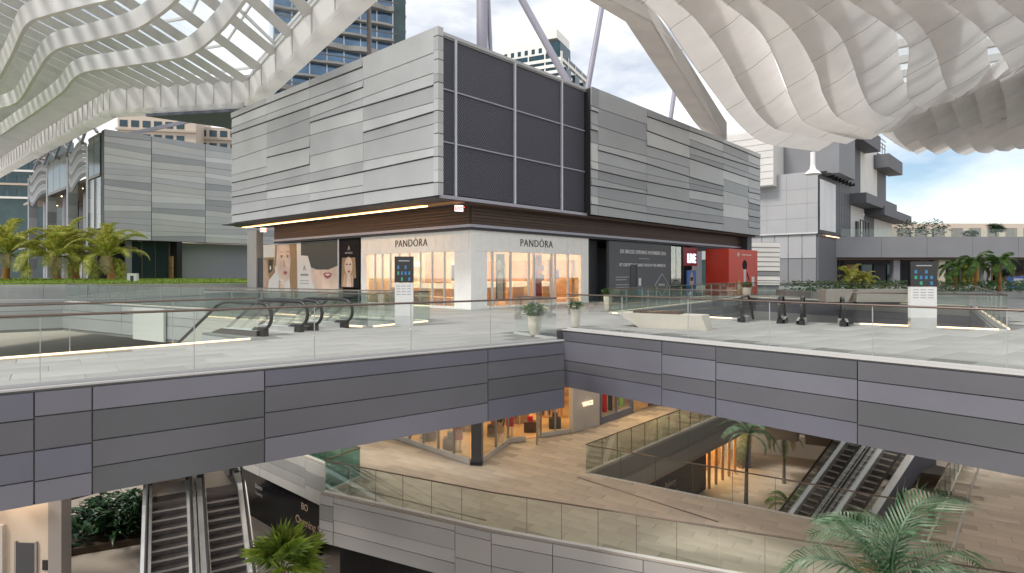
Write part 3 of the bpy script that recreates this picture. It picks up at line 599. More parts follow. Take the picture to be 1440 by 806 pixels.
# local y from 0 to 10 (leftwards), face x=0 looking -x
MB().box(.0,.25,.0,10.0,.05,ZS-.05).build('panel','poster_white',hd)
MB().box(.0,.3,10.0,10.9,.0,2.9).build('end_panel','charcoal',hd); MB().box(-.1,.4,10.9,12.4,.0,ZB-.2).build('side_wall','stone_pale',hd)
F = lambda poly, m, th=.004: flat(hd,'print_shape',poly,m,0,'x',-1,th)
F([(4.6,ZS-.06),(4.6,ZS-.9),(3.7,ZS-.95),(3.3,ZS-1.7),(2.6,ZS-1.85),(1.2,ZS-1.85),(.05,ZS-1.6),(.05,ZS-.06)],'poster_olive',.012)
F([(3.3,ZS-1.4),(3.35,ZS-2.4),(2.9,ZS-3.0),(2.2,ZS-3.8),(.05,ZS-3.8),(.05,ZS-1.5),(1.5,ZS-1.3)],'skin_pale',.006); F([(1.85,ZS-2.12),(1.5,ZS-2.02),(1.3,ZS-2.06),(1.1,ZS-2.02),(.75,ZS-2.12),(1.0,ZS-2.36),(1.3,ZS-2.43),(1.6,ZS-2.36)],'lips',.010); F([(1.68,ZS-2.14),(1.3,ZS-2.11),(.92,ZS-2.14),(1.3,ZS-2.24)],'poster_white',.014); F([(1.5,ZS-1.6),(1.35,ZS-1.8),(1.15,ZS-1.78),(1.2,ZS-1.6)],'skin',.010)
F([(5.6,ZS-.1),(7.9,ZS-.1),(8.05,ZS-1.6),(7.6,ZS-2.4),(6.8,ZS-2.7),(6.3,ZS-2.5),(5.9,ZS-1.6)],'skin_pale',.008); F([(5.2,ZS-.1),(6.2,ZS-.1),(6.0,ZS-1.2),(6.15,ZS-2.4),(5.9,ZS-3.75),(5.05,ZS-3.75)],'hair_blond',.012); F([(7.9,ZS-.1),(8.2,ZS-.1),(8.3,ZS-1.5),(8.05,ZS-1.6)],'hair_blond',.012)
for u in (7.25,6.4): F(ell(u,ZS-.92,.27,.13),'skin',.011); F([(u+.24,ZS-.95),(u+.08,ZS-.86),(u-.1,ZS-.85),(u-.25,ZS-.93),(u-.08,ZS-.99),(u+.1,ZS-1.0)],'poster_cream',.013); F(ell(u,ZS-.92,.08,.07,10),'hair_dark',.015); F([(u+.34,ZS-.66),(u+.05,ZS-.57),(u-.3,ZS-.62),(u-.28,ZS-.65),(u+.05,ZS-.62)],'hair_blond',.015)
F([(7.02,ZS-2.03),(6.85,ZS-1.92),(6.74,ZS-1.95),(6.63,ZS-1.92),(6.46,ZS-2.03),(6.62,ZS-2.17),(6.86,ZS-2.17)],'lips',.013); F([(6.95,ZS-1.1),(7.02,ZS-1.6),(6.8,ZS-1.7),(6.68,ZS-1.62)],'skin',.012)
F([(7.6,ZS-2.5),(7.3,ZS-2.7),(6.6,ZS-3.75),(7.8,ZS-3.75)],'skin',.016); F([(6.5,ZS-2.45),(6.35,ZS-2.55),(6.0,ZS-3.3),(6.2,ZS-3.3)],'poster_white',.020)
for k in range(4): F([(7.5-.05*k,ZS-2.75-k*.2),(6.9-.05*k,ZS-2.68-k*.2),(6.88-.05*k,ZS-2.8-k*.2),(7.45-.05*k,ZS-2.9-k*.2)],'skin_pale',.020)
F([(9.95,ZS-.95),(8.35,ZS-.95),(8.2,ZS-2.0),(9.2,ZS-2.6),(9.95,ZS-3.75)],'hair_blond',.006); F([(9.95,ZS-1.2),(9.6,ZS-1.1),(9.1,ZS-2.4),(9.5,ZS-3.75),(9.95,ZS-3.75)],'skin',.010); F([(9.2,ZS-1.1),(8.5,ZS-1.1),(8.6,ZS-1.9),(9.2,ZS-2.1)],'hair_dark',.009); F(ell(8.9,ZS-1.7,.12,.16),'poster_white',.014)
F([(8.9,ZS-2.5),(7.9,ZS-2.6),(7.3,ZS-3.75),(9.3,ZS-3.75)],'poster_white',.022)
lettering('A', .5, 'text_grey', hd, (-.015,4.15,ZS-1.9), (R(90),0,R(-90))); lettering('BOUTIQUE', .2, 'text_grey', hd, (-.015,4.15,ZS-2.25), (R(90),0,R(-90))); 
for k in range(2): F([(4.75,ZS-2.55-k*.18),(3.6,ZS-2.55-k*.18),(3.6,ZS-2.6-k*.18),(4.75,ZS-2.6-k*.18)],'text_grey',.004)
bp_ = thing('black_advert', 'tall black advert with a blonde woman holding her hands to her chin', 'billboard', loc2w(SX-.02, SY+LW+.12, 0), BA)
MB().box(.0,.2,.0,2.15,.9,ZS-.03).build('panel','poster_black',bp_); MB().box(-.05,.0,2.15,2.27,.3,ZS-.02).build('edge_strip','mullion',bp_)
F = lambda poly, m, th=.004: flat(bp_,'print_shape',poly,m,0,'x',-1,th)
F([(1.85,ZS-1.15),(.45,ZS-1.15),(.3,ZS-2.9),(1.95,ZS-2.9)],'hair_blond',.004); F(ell(1.15,ZS-1.65,.42,.55),'skin_pale',.008); F(ell(1.1,ZS-1.98,.15,.07),'lips',.012)
for u in (1.32,.98): F(ell(u,ZS-1.55,.1,.05),'hair_dark',.012)
F([(1.6,ZS-2.1),(1.15,ZS-2.2),(.7,ZS-2.15),(.55,ZS-2.9),(1.8,ZS-2.9)],'skin',.006); F([(1.25,ZS-2.15),(1.0,ZS-2.15),(.85,ZS-2.9),(1.35,ZS-2.9)],'skin_pale',.013); F([(.6,ZS-2.4),(.02,ZS-2.3),(.02,ZS-2.9),(.62,ZS-2.9)],'poster_black',.016)
lettering('A', .4, 'text_grey', bp_, (-.012,1.1,ZS-.72), (R(90),0,R(-90))); lettering('BOUTIQUE', .16, 'text_grey', bp_, (-.012,1.1,ZS-.92), (R(90),0,R(-90)))
# ------------------------------------------------------------------ organic food hoarding, fashion store, red pop-up on the right side
oh = thing('opening_hoarding', 'dark grey hoarding with white opening announcement and diamond logo', 'hoarding', loc2w(SX+RW+2.25, SY, 0), BA)
HL = 8.0
MB().box(.0,HL,.0,.2,.02,ZS-.03).build('panel','wall_dark',oh); MB().box(-2.2,.0,.9,1.05,.02,ZS-.03).build('recess_wall','charcoal',oh); MB().box(-2.2,-2.0,.1,.9,.02,ZS-.03).build('side_wall','black',oh)
MB().box(2.5,3.3,-.03,.0,.1,2.35).build('door','charcoal',oh); MB().box(3.28,3.34,-.06,.0,.1,2.4).build('door_edge','steel_dark',oh)
fro = (R(90),0,0)
lettering('DR SMOOD OPENING NOVEMBER 2016', .345, 'text_white', oh, (4.3,-.008,ZS-.78), fro, .01, .004); lettering('1ST CERTIFIED ORGANIC FOOD IN THE AMERICAS', .27, 'text_white', oh, (4.2,-.008,ZS-1.62), fro, .01, .004)
MB().box(3.6,5.0,-.01,-.001,ZS-1.12,ZS-1.07).build('print_line','text_grey',oh)
for k in range(5): MB().box(.75,2.3-(k==1)*.25,-.008,-.001,1.5-k*.17-(k>1)*.15,1.56-k*.17-(k>1)*.15).build('print_line','text_grey',oh)
dm = [(6.75,1.75),(7.75,.95),(6.75,.15),(5.75,.95)]
for a, b in zip(dm, dm[1:]+dm[:1]): MB().bar((a[0],-.01,a[1]),(b[0],-.01,b[1]),.01,.07,(0,1,0)).build('diamond_logo','text_white',oh)
lettering('SMOOD', .24, 'text_white', oh, (6.75,-.008,.88), fro, .01)
MB().box(3.55,3.85,-.03,-.002,.95,1.45).build('notice','text_white',oh); MB().box(3.55,3.85,-.03,-.002,.5,.9).build('notice','screen_blue',oh)
fs = thing('fashion_store', 'dark fashion store with lit sign and glowing model poster beside red kiosk', 'shop', loc2w(SX+RW+2.25+HL+.02, SY, 0), BA)
MB().box(.0,6.0,1.2,1.4,.02,ZS-.02).build('back_wall','black',fs); MB().box(.0,.12,.0,1.2,.02,ZS-.02).build('pier','black',fs); MB().box(.12,5.8,.0,1.2,.01,.05).build('floor','charcoal',fs); MB().box(1.95,2.1,.0,1.2,.05,ZS-.02).build('pier','black',fs)
for k in range(2): MB().box(.2+k*.85,.95+k*.85,.05,.07,.06,ZS-.1).build('window_pane','shop_glass',fs); MB().box(.3+k*.85,.8+k*.85,.8,.85,2.3,3.1).build('lit_panel','orange_print',fs); MB().box(.35+k*.85,.7+k*.85,.6,.75,.06,1.7).build('mannequin_body',['green_print','slate_blue'][k],fs)
MB().box(2.1,4.6,.1,.2,ZS-1.5,ZS-.1).build('sign_board','red_dark',fs); lettering('LIVE', .95, 'sign_violet', fs, (3.6,.07,ZS-1.25), fro, .04, .03, .8)
MB().box(2.5,4.0,-.1,.0,.08,2.0).build('poster_case','blue_print',fs)
F = lambda poly, m, th=.004: flat(fs,'print_shape',poly,m,-.1,'y',-1,th)
F(ell(3.25,1.78,.13,.18),'skin',.006); F([(2.95,1.6),(3.55,1.6),(3.6,1.1),(3.5,.75),(3.0,.75),(2.9,1.1)],'skin',.005); F([(2.98,1.5),(3.52,1.5),(3.45,1.2),(3.02,1.2)],'hair_dark',.009); F([(2.95,.8),(3.55,.8),(3.75,.1),(2.75,.1)],'slate_blue',.008); F([(2.8,.35),(3.2,.3),(2.9,.1),(2.6,.1)],'poster_white',.012); F(ell(3.25,1.95,.17,.12),'hair_blond',.010)
rk = thing('red_kiosk', 'bright red pop-up shop box with a microphone graphic on its front', 'kiosk', loc2w(SX+RW+2.25+HL+5.9, SY-1.9, 0), BA)
MB().box(.0,6.0,.0,1.9,.02,ZS-.15).build('body','red',rk); MB().box(6.0,6.5,.9,1.9,.02,2.9).build('side_panel','cloth_red',rk); MB().box(6.0,6.4,.2,.8,.02,1.0).build('planter_box','yellow',rk)
F = lambda poly, m, th=.004: flat(rk,'print_shape',poly,m,0,'y',-1,th)
F(ell(3.2,2.45,.5,.42),'poster_black',.006); F([(2.95,2.1),(3.45,2.1),(3.4,.8),(3.2,.6),(3.0,.8)],'mullion',.008); F([(2.0,1.3),(2.6,.6),(2.3,.1),(1.5,.1)],'yellow',.005); F([(1.75,.9),(2.15,.9),(2.1,.2),(1.8,.2)],'skin_pale',.009); F(ell(1.9,3.3,.22,.16),'skin_pale',.005); F([(2.6,3.25),(4.6,3.25),(4.6,3.33),(2.6,3.33)],'skin_pale',.005); F([(4.7,1.5),(5.3,1.5),(5.3,.7),(4.7,.7)],'text_white',.005); F([(3.7,1.9),(4.3,1.2),(4.15,1.1),(3.6,1.7)],'poster_black',.007)
cl_ = thing('dark_column', 'dark square column at the far right end of the grey block', 'column', loc2w(36.2, .6, 0), BA)
MB().box(-.5,.5,-.4,.8,.0,ZB-.1).build('shaft','charcoal',cl_); MB().box(-.6,.6,-.5,.9,.0,.3).build('base','steel_dark',cl_)
# ------------------------------------------------------------------ escalators
def escalator(label, lower, ang, rise, width=1.0, zbase=0, group=None, clad='steel_dark', glassm='glass_green', deckm='steel', stepobjs=True, inner='steel'):
    t = thing('escalator', label, 'escalator', (lower[0], lower[1], zbase), ang, group)
    sl_ = .577; run = rise/sl_; x0, x1 = .8, .8+run; xe = x1 + .8
    hw = width/2
    def prof(h): return [(-.9,h),(x0-.1,h),(x0+.35,h+.12),(x1-.35,rise+h-.12),(x1+.1,rise+h),(xe+.9,rise+h)]
    st = MB().box(0,.40,-hw,hw,-.19,0).mesh('step'); se = MB().box(-.012,.035,-hw,hw,-.045,.004).mesh('step_nosing')
    nst = int(run/.346)
    for k in range(nst):
        x = x0 + .1 + k*.346; o = link('step', st, 'step_dark', t, (x,0,(k+.5)*.2)); link('nosing', se, 'step_edge', o)
    MB().box(-.9,x0+.1,-hw,hw,-.25,-.005).build('comb_plate','steel_dark',t); MB().box(x1-.1,xe+.9,-hw,hw,rise-.25,rise-.005).build('comb_plate','steel_dark',t)
    for s in (-1,1):
        y = s*(hw+.11)
        lo = prof(-.35); hi = prof(.16)
        MB().ruled([(x,s*hw,z) for x,z in lo], [(x,s*hw,z) for x,z in hi], .01, smooth=False).build('skirt', inner, t)
        a = [(x,s*(hw+.28),z) for x,z in prof(-1.0)]; b = [(x,s*(hw+.28),z) for x,z in hi]
        MB().ruled(a, b, .01, smooth=False).build('side_cladding', clad, t)
        MB().ruled([(x,s*hw,z+.003) for x,z in hi], [(x,s*(hw+.28),z+.003) for x,z in hi], .01, smooth=False).build('balustrade_deck', deckm, t)
        gl_lo = [(-.7,.17),(x0-.1,.17),(x0+.35,.29),(x1-.35,rise+.05),(x1+.1,rise+.17),(xe+.7,rise+.17)]; gl_hi = [(-1.0,.86),(x0-.1,.86),(x0+.35,.98),(x1-.35,rise+.74),(x1+.1,rise+.86),(xe+1.0,rise+.86)]
        MB().ruled([(x,y,z) for x,z in gl_lo], [(x,y,z) for x,z in gl_hi], .012, smooth=False).build('glass_panel', glassm, t)
        path = [(-.6,y,.2)] + [(-.95-.40*math.sin(math.pi*k/8)**.9,y,.20+.36*(1-math.cos(math.pi*k/8))) for k in range(1,8)] + [(-.9,y,.92),(x0-.15,y,.92),(x0+.1,y,.945),(x0+.4,y,1.06),(x1-.4,y,rise+.80),(x1-.1,y,rise+.895),(x1+.15,y,rise+.92),(xe+.9,y,rise+.92)] + [(xe+.95+.40*math.sin(math.pi*k/8)**.9,y,rise+.20+.36*(1+math.cos(math.pi*k/8))) for k in range(1,8)] + [(xe+.6,y,rise+.2)]
        MB().tube(path, .05, 8).build('handrail','rubber',t)
        for xx, zz in ((-1.0,0),(xe+.7,rise)): MB().box(xx-.1,xx+.4,y-.09,y+.09,zz-.0,zz+.2).build('newel_base','rubber',t)
    u0 = [(x,-hw-.28,z) for x,z in prof(-1.0)]; u1 = [(x,hw+.28,z) for x,z in prof(-1.0)]
    MB().ruled(u0,u1,-.01,smooth=False).build('underside', clad, t)
    return t
# upper left pair (down from deck to terrace level)
angL = math.atan2(-esc_d.y, -esc_d.x); run1 = -Z1/.577 + 1.6
for k, lab in ((0,'escalator descending from the deck, beside the strip lit glass railing'), (1,'escalator descending from the deck, next to the long beauty hoarding')):
    tp = top0 + Vector((.53,.85))*(.55 + k*1.75); lo = tp + esc_d*run1
    escalator(lab, lo, angL, -Z1, 1.0, Z1, 'escalators down from the deck on the left')
# upper right pair, going down away from the viewer
rd = Vector((.46,.89)).normalized(); sd_ = vd
for k, lab in ((0,'escalator on the right of the deck, its black newels nearest the stone bench'), (1,'escalator on the right of the deck, its newels nearest the white directory')):
    tp = V0 + vd*(6.35 + k*1.95) - rd*.6; lo = tp + rd*run1
    escalator(lab, lo, math.atan2(-rd.y,-rd.x), -Z1, 1.0, Z1, 'escalators down from the deck on the right')
# lower left pair, ground to terrace
ed = Vector((-.5,.866)); ep = Vector((.866,.5)); rise2 = Z1-ZG; run2 = rise2/.577+1.6
c0 = Vector((-11.75,22.3)) - ed*run2
for k, lab in ((-1,'shiny metal escalator next to the dark green planter below the bridge'), (1,'shiny metal escalator next to the black hoarding below the bridge')):
    q = c0 + ep*k*.83; escalator(lab, q, math.atan2(ed.y,ed.x), rise2, 1.05, ZG, 'escalators from the ground to the terrace, left', 'steel', 'glass')
ed2 = Vector((.85,.53)).normalized(); ep2 = Vector((.53,-.85)).normalized(); c1 = Vector((18.6,29.3)) - ed2*run2
for k, lab in ((-1,'lower escalator with warm reflections behind the slender palm'), (1,'lower escalator with teal side panel next to the beige pillar')):
    q = c1 + ep2*k*.84 ; escalator(lab, q, math.atan2(ed2.y,ed2.x), rise2, 1.05, ZG, 'escalators from the ground to the terrace, right', 'slate_blue' if k>0 else 'steel_dark', 'glass')
# ------------------------------------------------------------------ foliage helpers
def frond_mesh(L, leaf, nl=26, droop=.9, wid=.05, seed=0, up0=.9, two=True):
    rnd = random.Random(seed); mb = MB(); pts = []
    for k in range(13):
        t = k/12; pts.append(Vector((L*(math.sin(min(1.0,t)*1.15)/math.sin(1.15))*.92, 0, L*(up0*t - droop*t*t*1.05))))
    mb.tube(pts, [.03*L/2*(1-.8*k/12)+.004 for k in range(13)], 5)
    for k in range(nl):
        t = .14 + .86*k/(nl-1); i = min(11, int(t*12)); f = t*12-i; p = pts[i].lerp(pts[i+1], min(1,f)); d = (pts[i+1]-pts[i]).normalized()
        ln = leaf*(math.sin(math.pi*(.12+.83*t))**.7)*rnd.uniform(.85,1.1)
        for s in (-1,1):
            sd = Vector((0,s,0)); dr = (sd*.8 + d*.65 + Vector((0,0,.15))).normalized(); e1 = p + dr*ln*.5; e2 = p + dr*ln + Vector((0,0,-ln*rnd.uniform(.25,.5)))
            wv = d*wid
            mb.add([p-wv*.5, p+wv*.5, e1+wv*.55, e1-wv*.55, e2], [(0,1,2,3),(3,2,4)], False)
    return mb.mesh('frond')
def palm(name, label, base, h, fr_len, leaf, nf, mleaf, mtrunk, r=.12, lean=(0,0), group=None, seed=1, droop=.9, up0=.9, nl=26, wid=.05, hi=60, lo=-25):
    rnd = random.Random(seed); t = thing(name, label, 'palm', base, 0, group)
    path = [(lean[0]*(k/6)**1.5, lean[1]*(k/6)**1.5, h*k/6 - (.03 if k == 0 else 0)) for k in range(7)]
    MB().tube(path, [r*(1.35 if k == 0 else 1.1-.3*k/6) for k in range(7)], 10).build('trunk', mtrunk, t)
    vs_ = [frond_mesh(fr_len*s, leaf*s, nl, droop*dd, wid, seed*10+i, up0) for i,(s,dd) in enumerate(((1,1),(.9,1.2),(.8,.8),(1.05,1.35)))]
    dry = vs_[1].copy(); dry.materials.clear(); tp = Vector(path[-1])
    for k in range(nf):
        o = link('frond', dry if k in (nf-2, nf//2+1) else vs_[k % 4], 'frond_dry' if k in (nf-2, nf//2+1) else mleaf, t); a = 2.4*k + rnd.uniform(-.25,.25); el = R(hi + (lo-hi)*((k+.5)/nf) + rnd.uniform(-8,8))
        o.location = tp; o.rotation_euler = (rnd.uniform(-.35,.35), -el + R(25), a); s = rnd.uniform(.85,1.1); o.scale = (s,s,s)
    return t
def leaf_cloud(n, c, r, size, seed=0, aspect=.45, box=False, up=.3):
    rnd = random.Random(seed); mb = MB(); c = Vector(c)
    for _ in range(n):
        if box: p = Vector([c[k] + rnd.uniform(-1,1)*r[k] for k in range(3)])
        else:
            d = Vector((rnd.gauss(0,1),rnd.gauss(0,1),rnd.gauss(0,1))).normalized()*rnd.uniform(.3,1)**.5; p = Vector([c[k]+d[k]*r[k] for k in range(3)])
        a = rnd.uniform(0,6.28); d = Vector((math.cos(a),math.sin(a),rnd.uniform(-.4,.8)+up)).normalized(); s = d.cross(Vector((rnd.uniform(-.3,.3),rnd.uniform(-.3,.3),1))).normalized(); L = size*rnd.uniform(.6,1.3)
        mb.add([p, p+d*L*.5+s*L*aspect*.5, p+d*L-Vector((0,0,L*.25)), p+d*L*.5-s*L*aspect*.5], [(0,1,2,3)])
    return mb
# palms on the left lawn
lawn_z = .85
lw = MB(); lo_ = [(-60,36,.86),(-30.5,43.6,.86),(-17.6,50,.86)]; hi_ = [(-60,52,1.25),(-32,54,1.25),(-20,57,1.2)]; bk_ = [(-60,66,1.25),(-40,66,1.25),(-22,66,1.2)]
lw.ruled(lo_,hi_,0); lw.ruled(hi_,bk_,0); lw.ruled([(x,y,-.1) for x,y,z in lo_],lo_,0); lw.build('lawn','grass').__setitem__('kind','structure')
def lz(x, y):
    t = min(1,max(0,(y-(43.6+(x+30.5)*(.5 if x>-30.5 else .26)))/9.5)); return .86+.39*t
gb = MB(); rnd = random.Random(5)
for _ in range(6000):
    u = rnd.random(); v = rnd.random(); x = -58+40*u; y = 43.5 + v*14 + (x+30)*.25
    if not inside((x,y), [(-60,36.2),(-30.5,43.8),(-17.9,50.1),(-22,66),(-60,66)]): continue
    a = rnd.uniform(0,3.14); h = rnd.uniform(.06,.16); lawn_zz = lz(x,y)-.02; gb.add([(x-.07*math.cos(a),y-.07*math.sin(a),lawn_zz),(x+.07*math.cos(a),y+.07*math.sin(a),lawn_zz),(x+rnd.uniform(-.05,.05),y,lawn_zz+h)], [(0,1,2)])
tag(gb.build('grass_blades','leaf_lime'), 'sunny short green grass around the coconut palms', 'grass', kind='stuff')
rw = thing('planter_wall', 'low pale concrete wall holding up the palm lawn', 'wall')
for a, b in (((-62,35.4),(-30.5,43.3)),((-30.5,43.3),(-17.4,49.7))):
    a = Vector(a); b = Vector(b); k = int((b-a).length/2.5); dd = (b-a)/k
    for i in range(k): MB().bar((*(a+dd*i+dd*.004), .48), (*(a+dd*(i+1)-dd*.004), .48), .35, .95).build('wall_block','concrete',rw)
settle(rw)
for k,(px,Y,h,ln,lab,s_) in enumerate(((8,52,2.2,2.9,'coconut palm on the lawn, fourth from the small white cabinet',3),(80,53,2.0,3.0,'coconut palm on the lawn, third from the small white cabinet',4),(107,55,2.3,2.9,'coconut palm on the lawn, second from the small white cabinet',5),(156,53.5,2.1,3.0,'coconut palm on the lawn closest to the small white cabinet',6))):
    p = at(px,397,Y); palm('coconut_palm', lab, (p.x,p.y,lz(p.x,p.y)-.02), h*.95, ln*1.22, 1.0, 20, 'frond_lime', 'trunk_orange', .27, (random.uniform(-.3,.3),0), 'coconut palms on the lawn', s_, .85, 1.05, 40, .075, 90, -10)
uc = thing('utility_cabinet', 'small white cabinet box on the lawn edge', 'cabinet', at(187,404,50.5).to_2d().to_3d()+Vector((0,0,lawn_z-.02)), .3)
MB().box(-.35,.35,-.3,.3,0,.95).build('body','tower_white',uc); MB().box(-.12,.12,-.31,-.3,.2,.75).build('vent','charcoal',uc)
balustrade('thin posted glass railing in front of the palm lawn', [(-46,36.4),(-30,40.4),(-16.5,46.5)], 0, 1.6, 'glass', h=1.1, rail='rail_bronze')
# ------------------------------------------------------------------ left background building
LBp = at(146,335,58); wl = thing('mall_wing', 'grey striped mall wing with columns and terrace behind the coconut palms', 'building', (LBp.x, LBp.y, 0), BA)
zb0, zt0 = 5.1, 15.7
rs = [0,.055,.12,.17,.235,.30,.345,.40,.455,.52,.56,.625,.68,.735,.80,.85,.905,.95,1]
def stripes(parent, cols, z0, z1, plane, mats, seed, th=.06):
    rnd = random.Random(seed)
    for a, b in zip(cols, cols[1:]):
        ph = rnd.uniform(0,6)
        for i in range(len(rs)-1):
            e0 = z1-(z1-z0)*rs[i]; e1 = z1-(z1-z0)*rs[i+1]; s0 = .12*math.sin(ph+i)*(0 if i == 0 else 1); s1 = .12*math.sin(ph+i+1)*(0 if i == len(rs)-2 else 1)
            d = th*rnd.uniform(.6,1.4)
            MB().hexa([(a+.03,plane-d,e1-s1+.02),(b-.03,plane-d,e1+s1+.02),(b-.03,plane,e1+s1+.02),(a+.03,plane,e1-s1+.02),(a+.03,plane-d,e0-s0),(b-.03,plane-d,e0+s0),(b-.03,plane,e0+s0),(a+.03,plane,e0-s0)]).build('cladding_strip', mats[rnd.randrange(len(mats))], parent)
stripes(wl, [0,4.1,9.3,15,22], zb0, zt0, 0, ['strip0','strip1','strip2','strip0','strip4','strip2'], 8)
MB().box(.0,22,.0,.9,zb0,zt0-.05).build('wall','charcoal',wl)
MB().box(6.2,24,2.0,2.4,.0,zb0-.02).build('lower_wall','wall_grey',wl); MB().box(.0,6.2,2.4,2.6,.0,zb0-.02).build('shop_back','black',wl)
for k in range(3): MB().box(2.6+k*1.25,3.7+k*1.25,1.9,1.95,.9,3.6).build('window_pane','teal_glass',wl); MB().box(3.72+k*1.25,3.83+k*1.25,1.8,2.0,.9,zb0-.02).build('mullion','steel_dark',wl)
MB().box(2.4,6.2,1.85,2.0,3.6,zb0-.03).build('fascia','teal_glass',wl)
MB().box(2.2,2.7,1.2,1.7,.8,zb0-.02).build('column','pole',wl)
# colonnade going left (local +y)
piers = [5.2, 13.6, 24.0, 35.5]
for k, y in enumerate(piers):
    MB().box(-.1,.75,y,y+.9,.6,zt0-.9).build('pier','strip1',wl)
    for j in range(10): MB().box(-.14,.79,y-.05,y-.003,1.0+j*1.4,2.36+j*1.4).build('pier_panel',['strip1','strip3','strip0'][(j+k)%3],wl)
    MB().tube([(2.6,y+3.2,.6),(2.6,y+3.2,11.9)],.6,14).build('column','pole',wl)
    MB().tube([(4.6,y-1.5,.6),(4.6,y-1.5,11.9)],.6,14).build('column','pole',wl)
for (ya, yb) in ((6.1,13.6),(24.9,35.5)):
    us = [ya+(yb-ya)*i/16 for i in range(17)]
    for j in range(9):
        f = lambda u, q: 15.2-q*(.38+.10*math.sin(math.pi*(u-ya)/(yb-ya))) + .45*math.sin(2*math.pi*(u-ya)/(yb-ya))
        MB().ruled([(.0-.25*math.sin(math.pi*(u-ya)/(yb-ya)),u,f(u,j)) for u in us],[(.0-.25*math.sin(math.pi*(u-ya)/(yb-ya)),u,f(u,j+1)+.03) for u in us],.08).build('wavy_band',['strip3','strip1','wall_mid'][j%3],wl)
for (ya, yb) in ((.95,5.15),(14.5,23.9)):
    n_ = 2 if yb-ya < 6 else 3
    for j in range(n_): MB().box(-.1,-.04,ya+(yb-ya)*j/n_+.06,ya+(yb-ya)*(j+1)/n_-.06,11.6,15.2).build('bay_glass','teal_glass',wl)
    MB().box(-.1,1.0,ya,ya+.05,11.6,15.2).build('bay_glass','teal_glass',wl)
    MB().box(-.12,1.0,ya,yb,15.22,15.5).build('bay_cap','steel_dark',wl); MB().box(-.12,1.0,ya,yb,11.3,11.58).build('bay_sill','steel_dark',wl)
MB().box(-.06,.0,1.0,5.0,6.2,11.2).build('bay_window','shop_glass',wl); MB().box(-.1,.05,2.9,3.05,6.0,11.2).build('mullion','steel_dark',wl)
MB().box(.9,7,.0,46,11.9,12.2).build('soffit','beige',wl); MB().box(6.5,7,-.0,46,.5,12).build('back_wall','black',wl); MB().box(.3,6.5,.1,46,5.3,6.0).build('terrace_slab','soffit_grey',wl)
for k in range(16): MB().box(6.3,6.45,.8+k*2.6,2.6+k*2.6,1.0,3.6).build('shop_window',['store_warm','beige','teal_glass','charcoal'][k%4],wl); MB().tube([(2.2+(k%2)*2,1.5+k*2.7,11.86),(2.2+(k%2)*2,1.5+k*2.7,11.9)],.1,8).build('downlight','downlight',wl)
MB().box(5.4,5.6,.3,1.9,6.0,9.6).build('red_panel','red_dark',wl); MB().box(1.2,1.3,4.0,4.7,1.0,3.9).build('red_banner','cloth_red',wl)
# roof truss rails on the wing
for k in range(5):
    a = (-.3,1+k*6,15.5); b = (-.3,7+k*6,15.3); MB().bar((a[0],a[1],17.2-k*.2),(b[0],b[1],17.0-k*.2),.2,.2).build('truss_rail','pole',wl); MB().bar(a,(a[0],a[1]+3,17.1-k*.2),.22,.22).build('truss_strut','pole',wl); MB().bar((a[0],a[1]+3,17.1-k*.2),b,.22,.22).build('truss_strut','pole',wl)
MB().bar((2,1.0,15.6),(9,-.5,18.4),.35,.35).build('truss_strut','pole',wl)
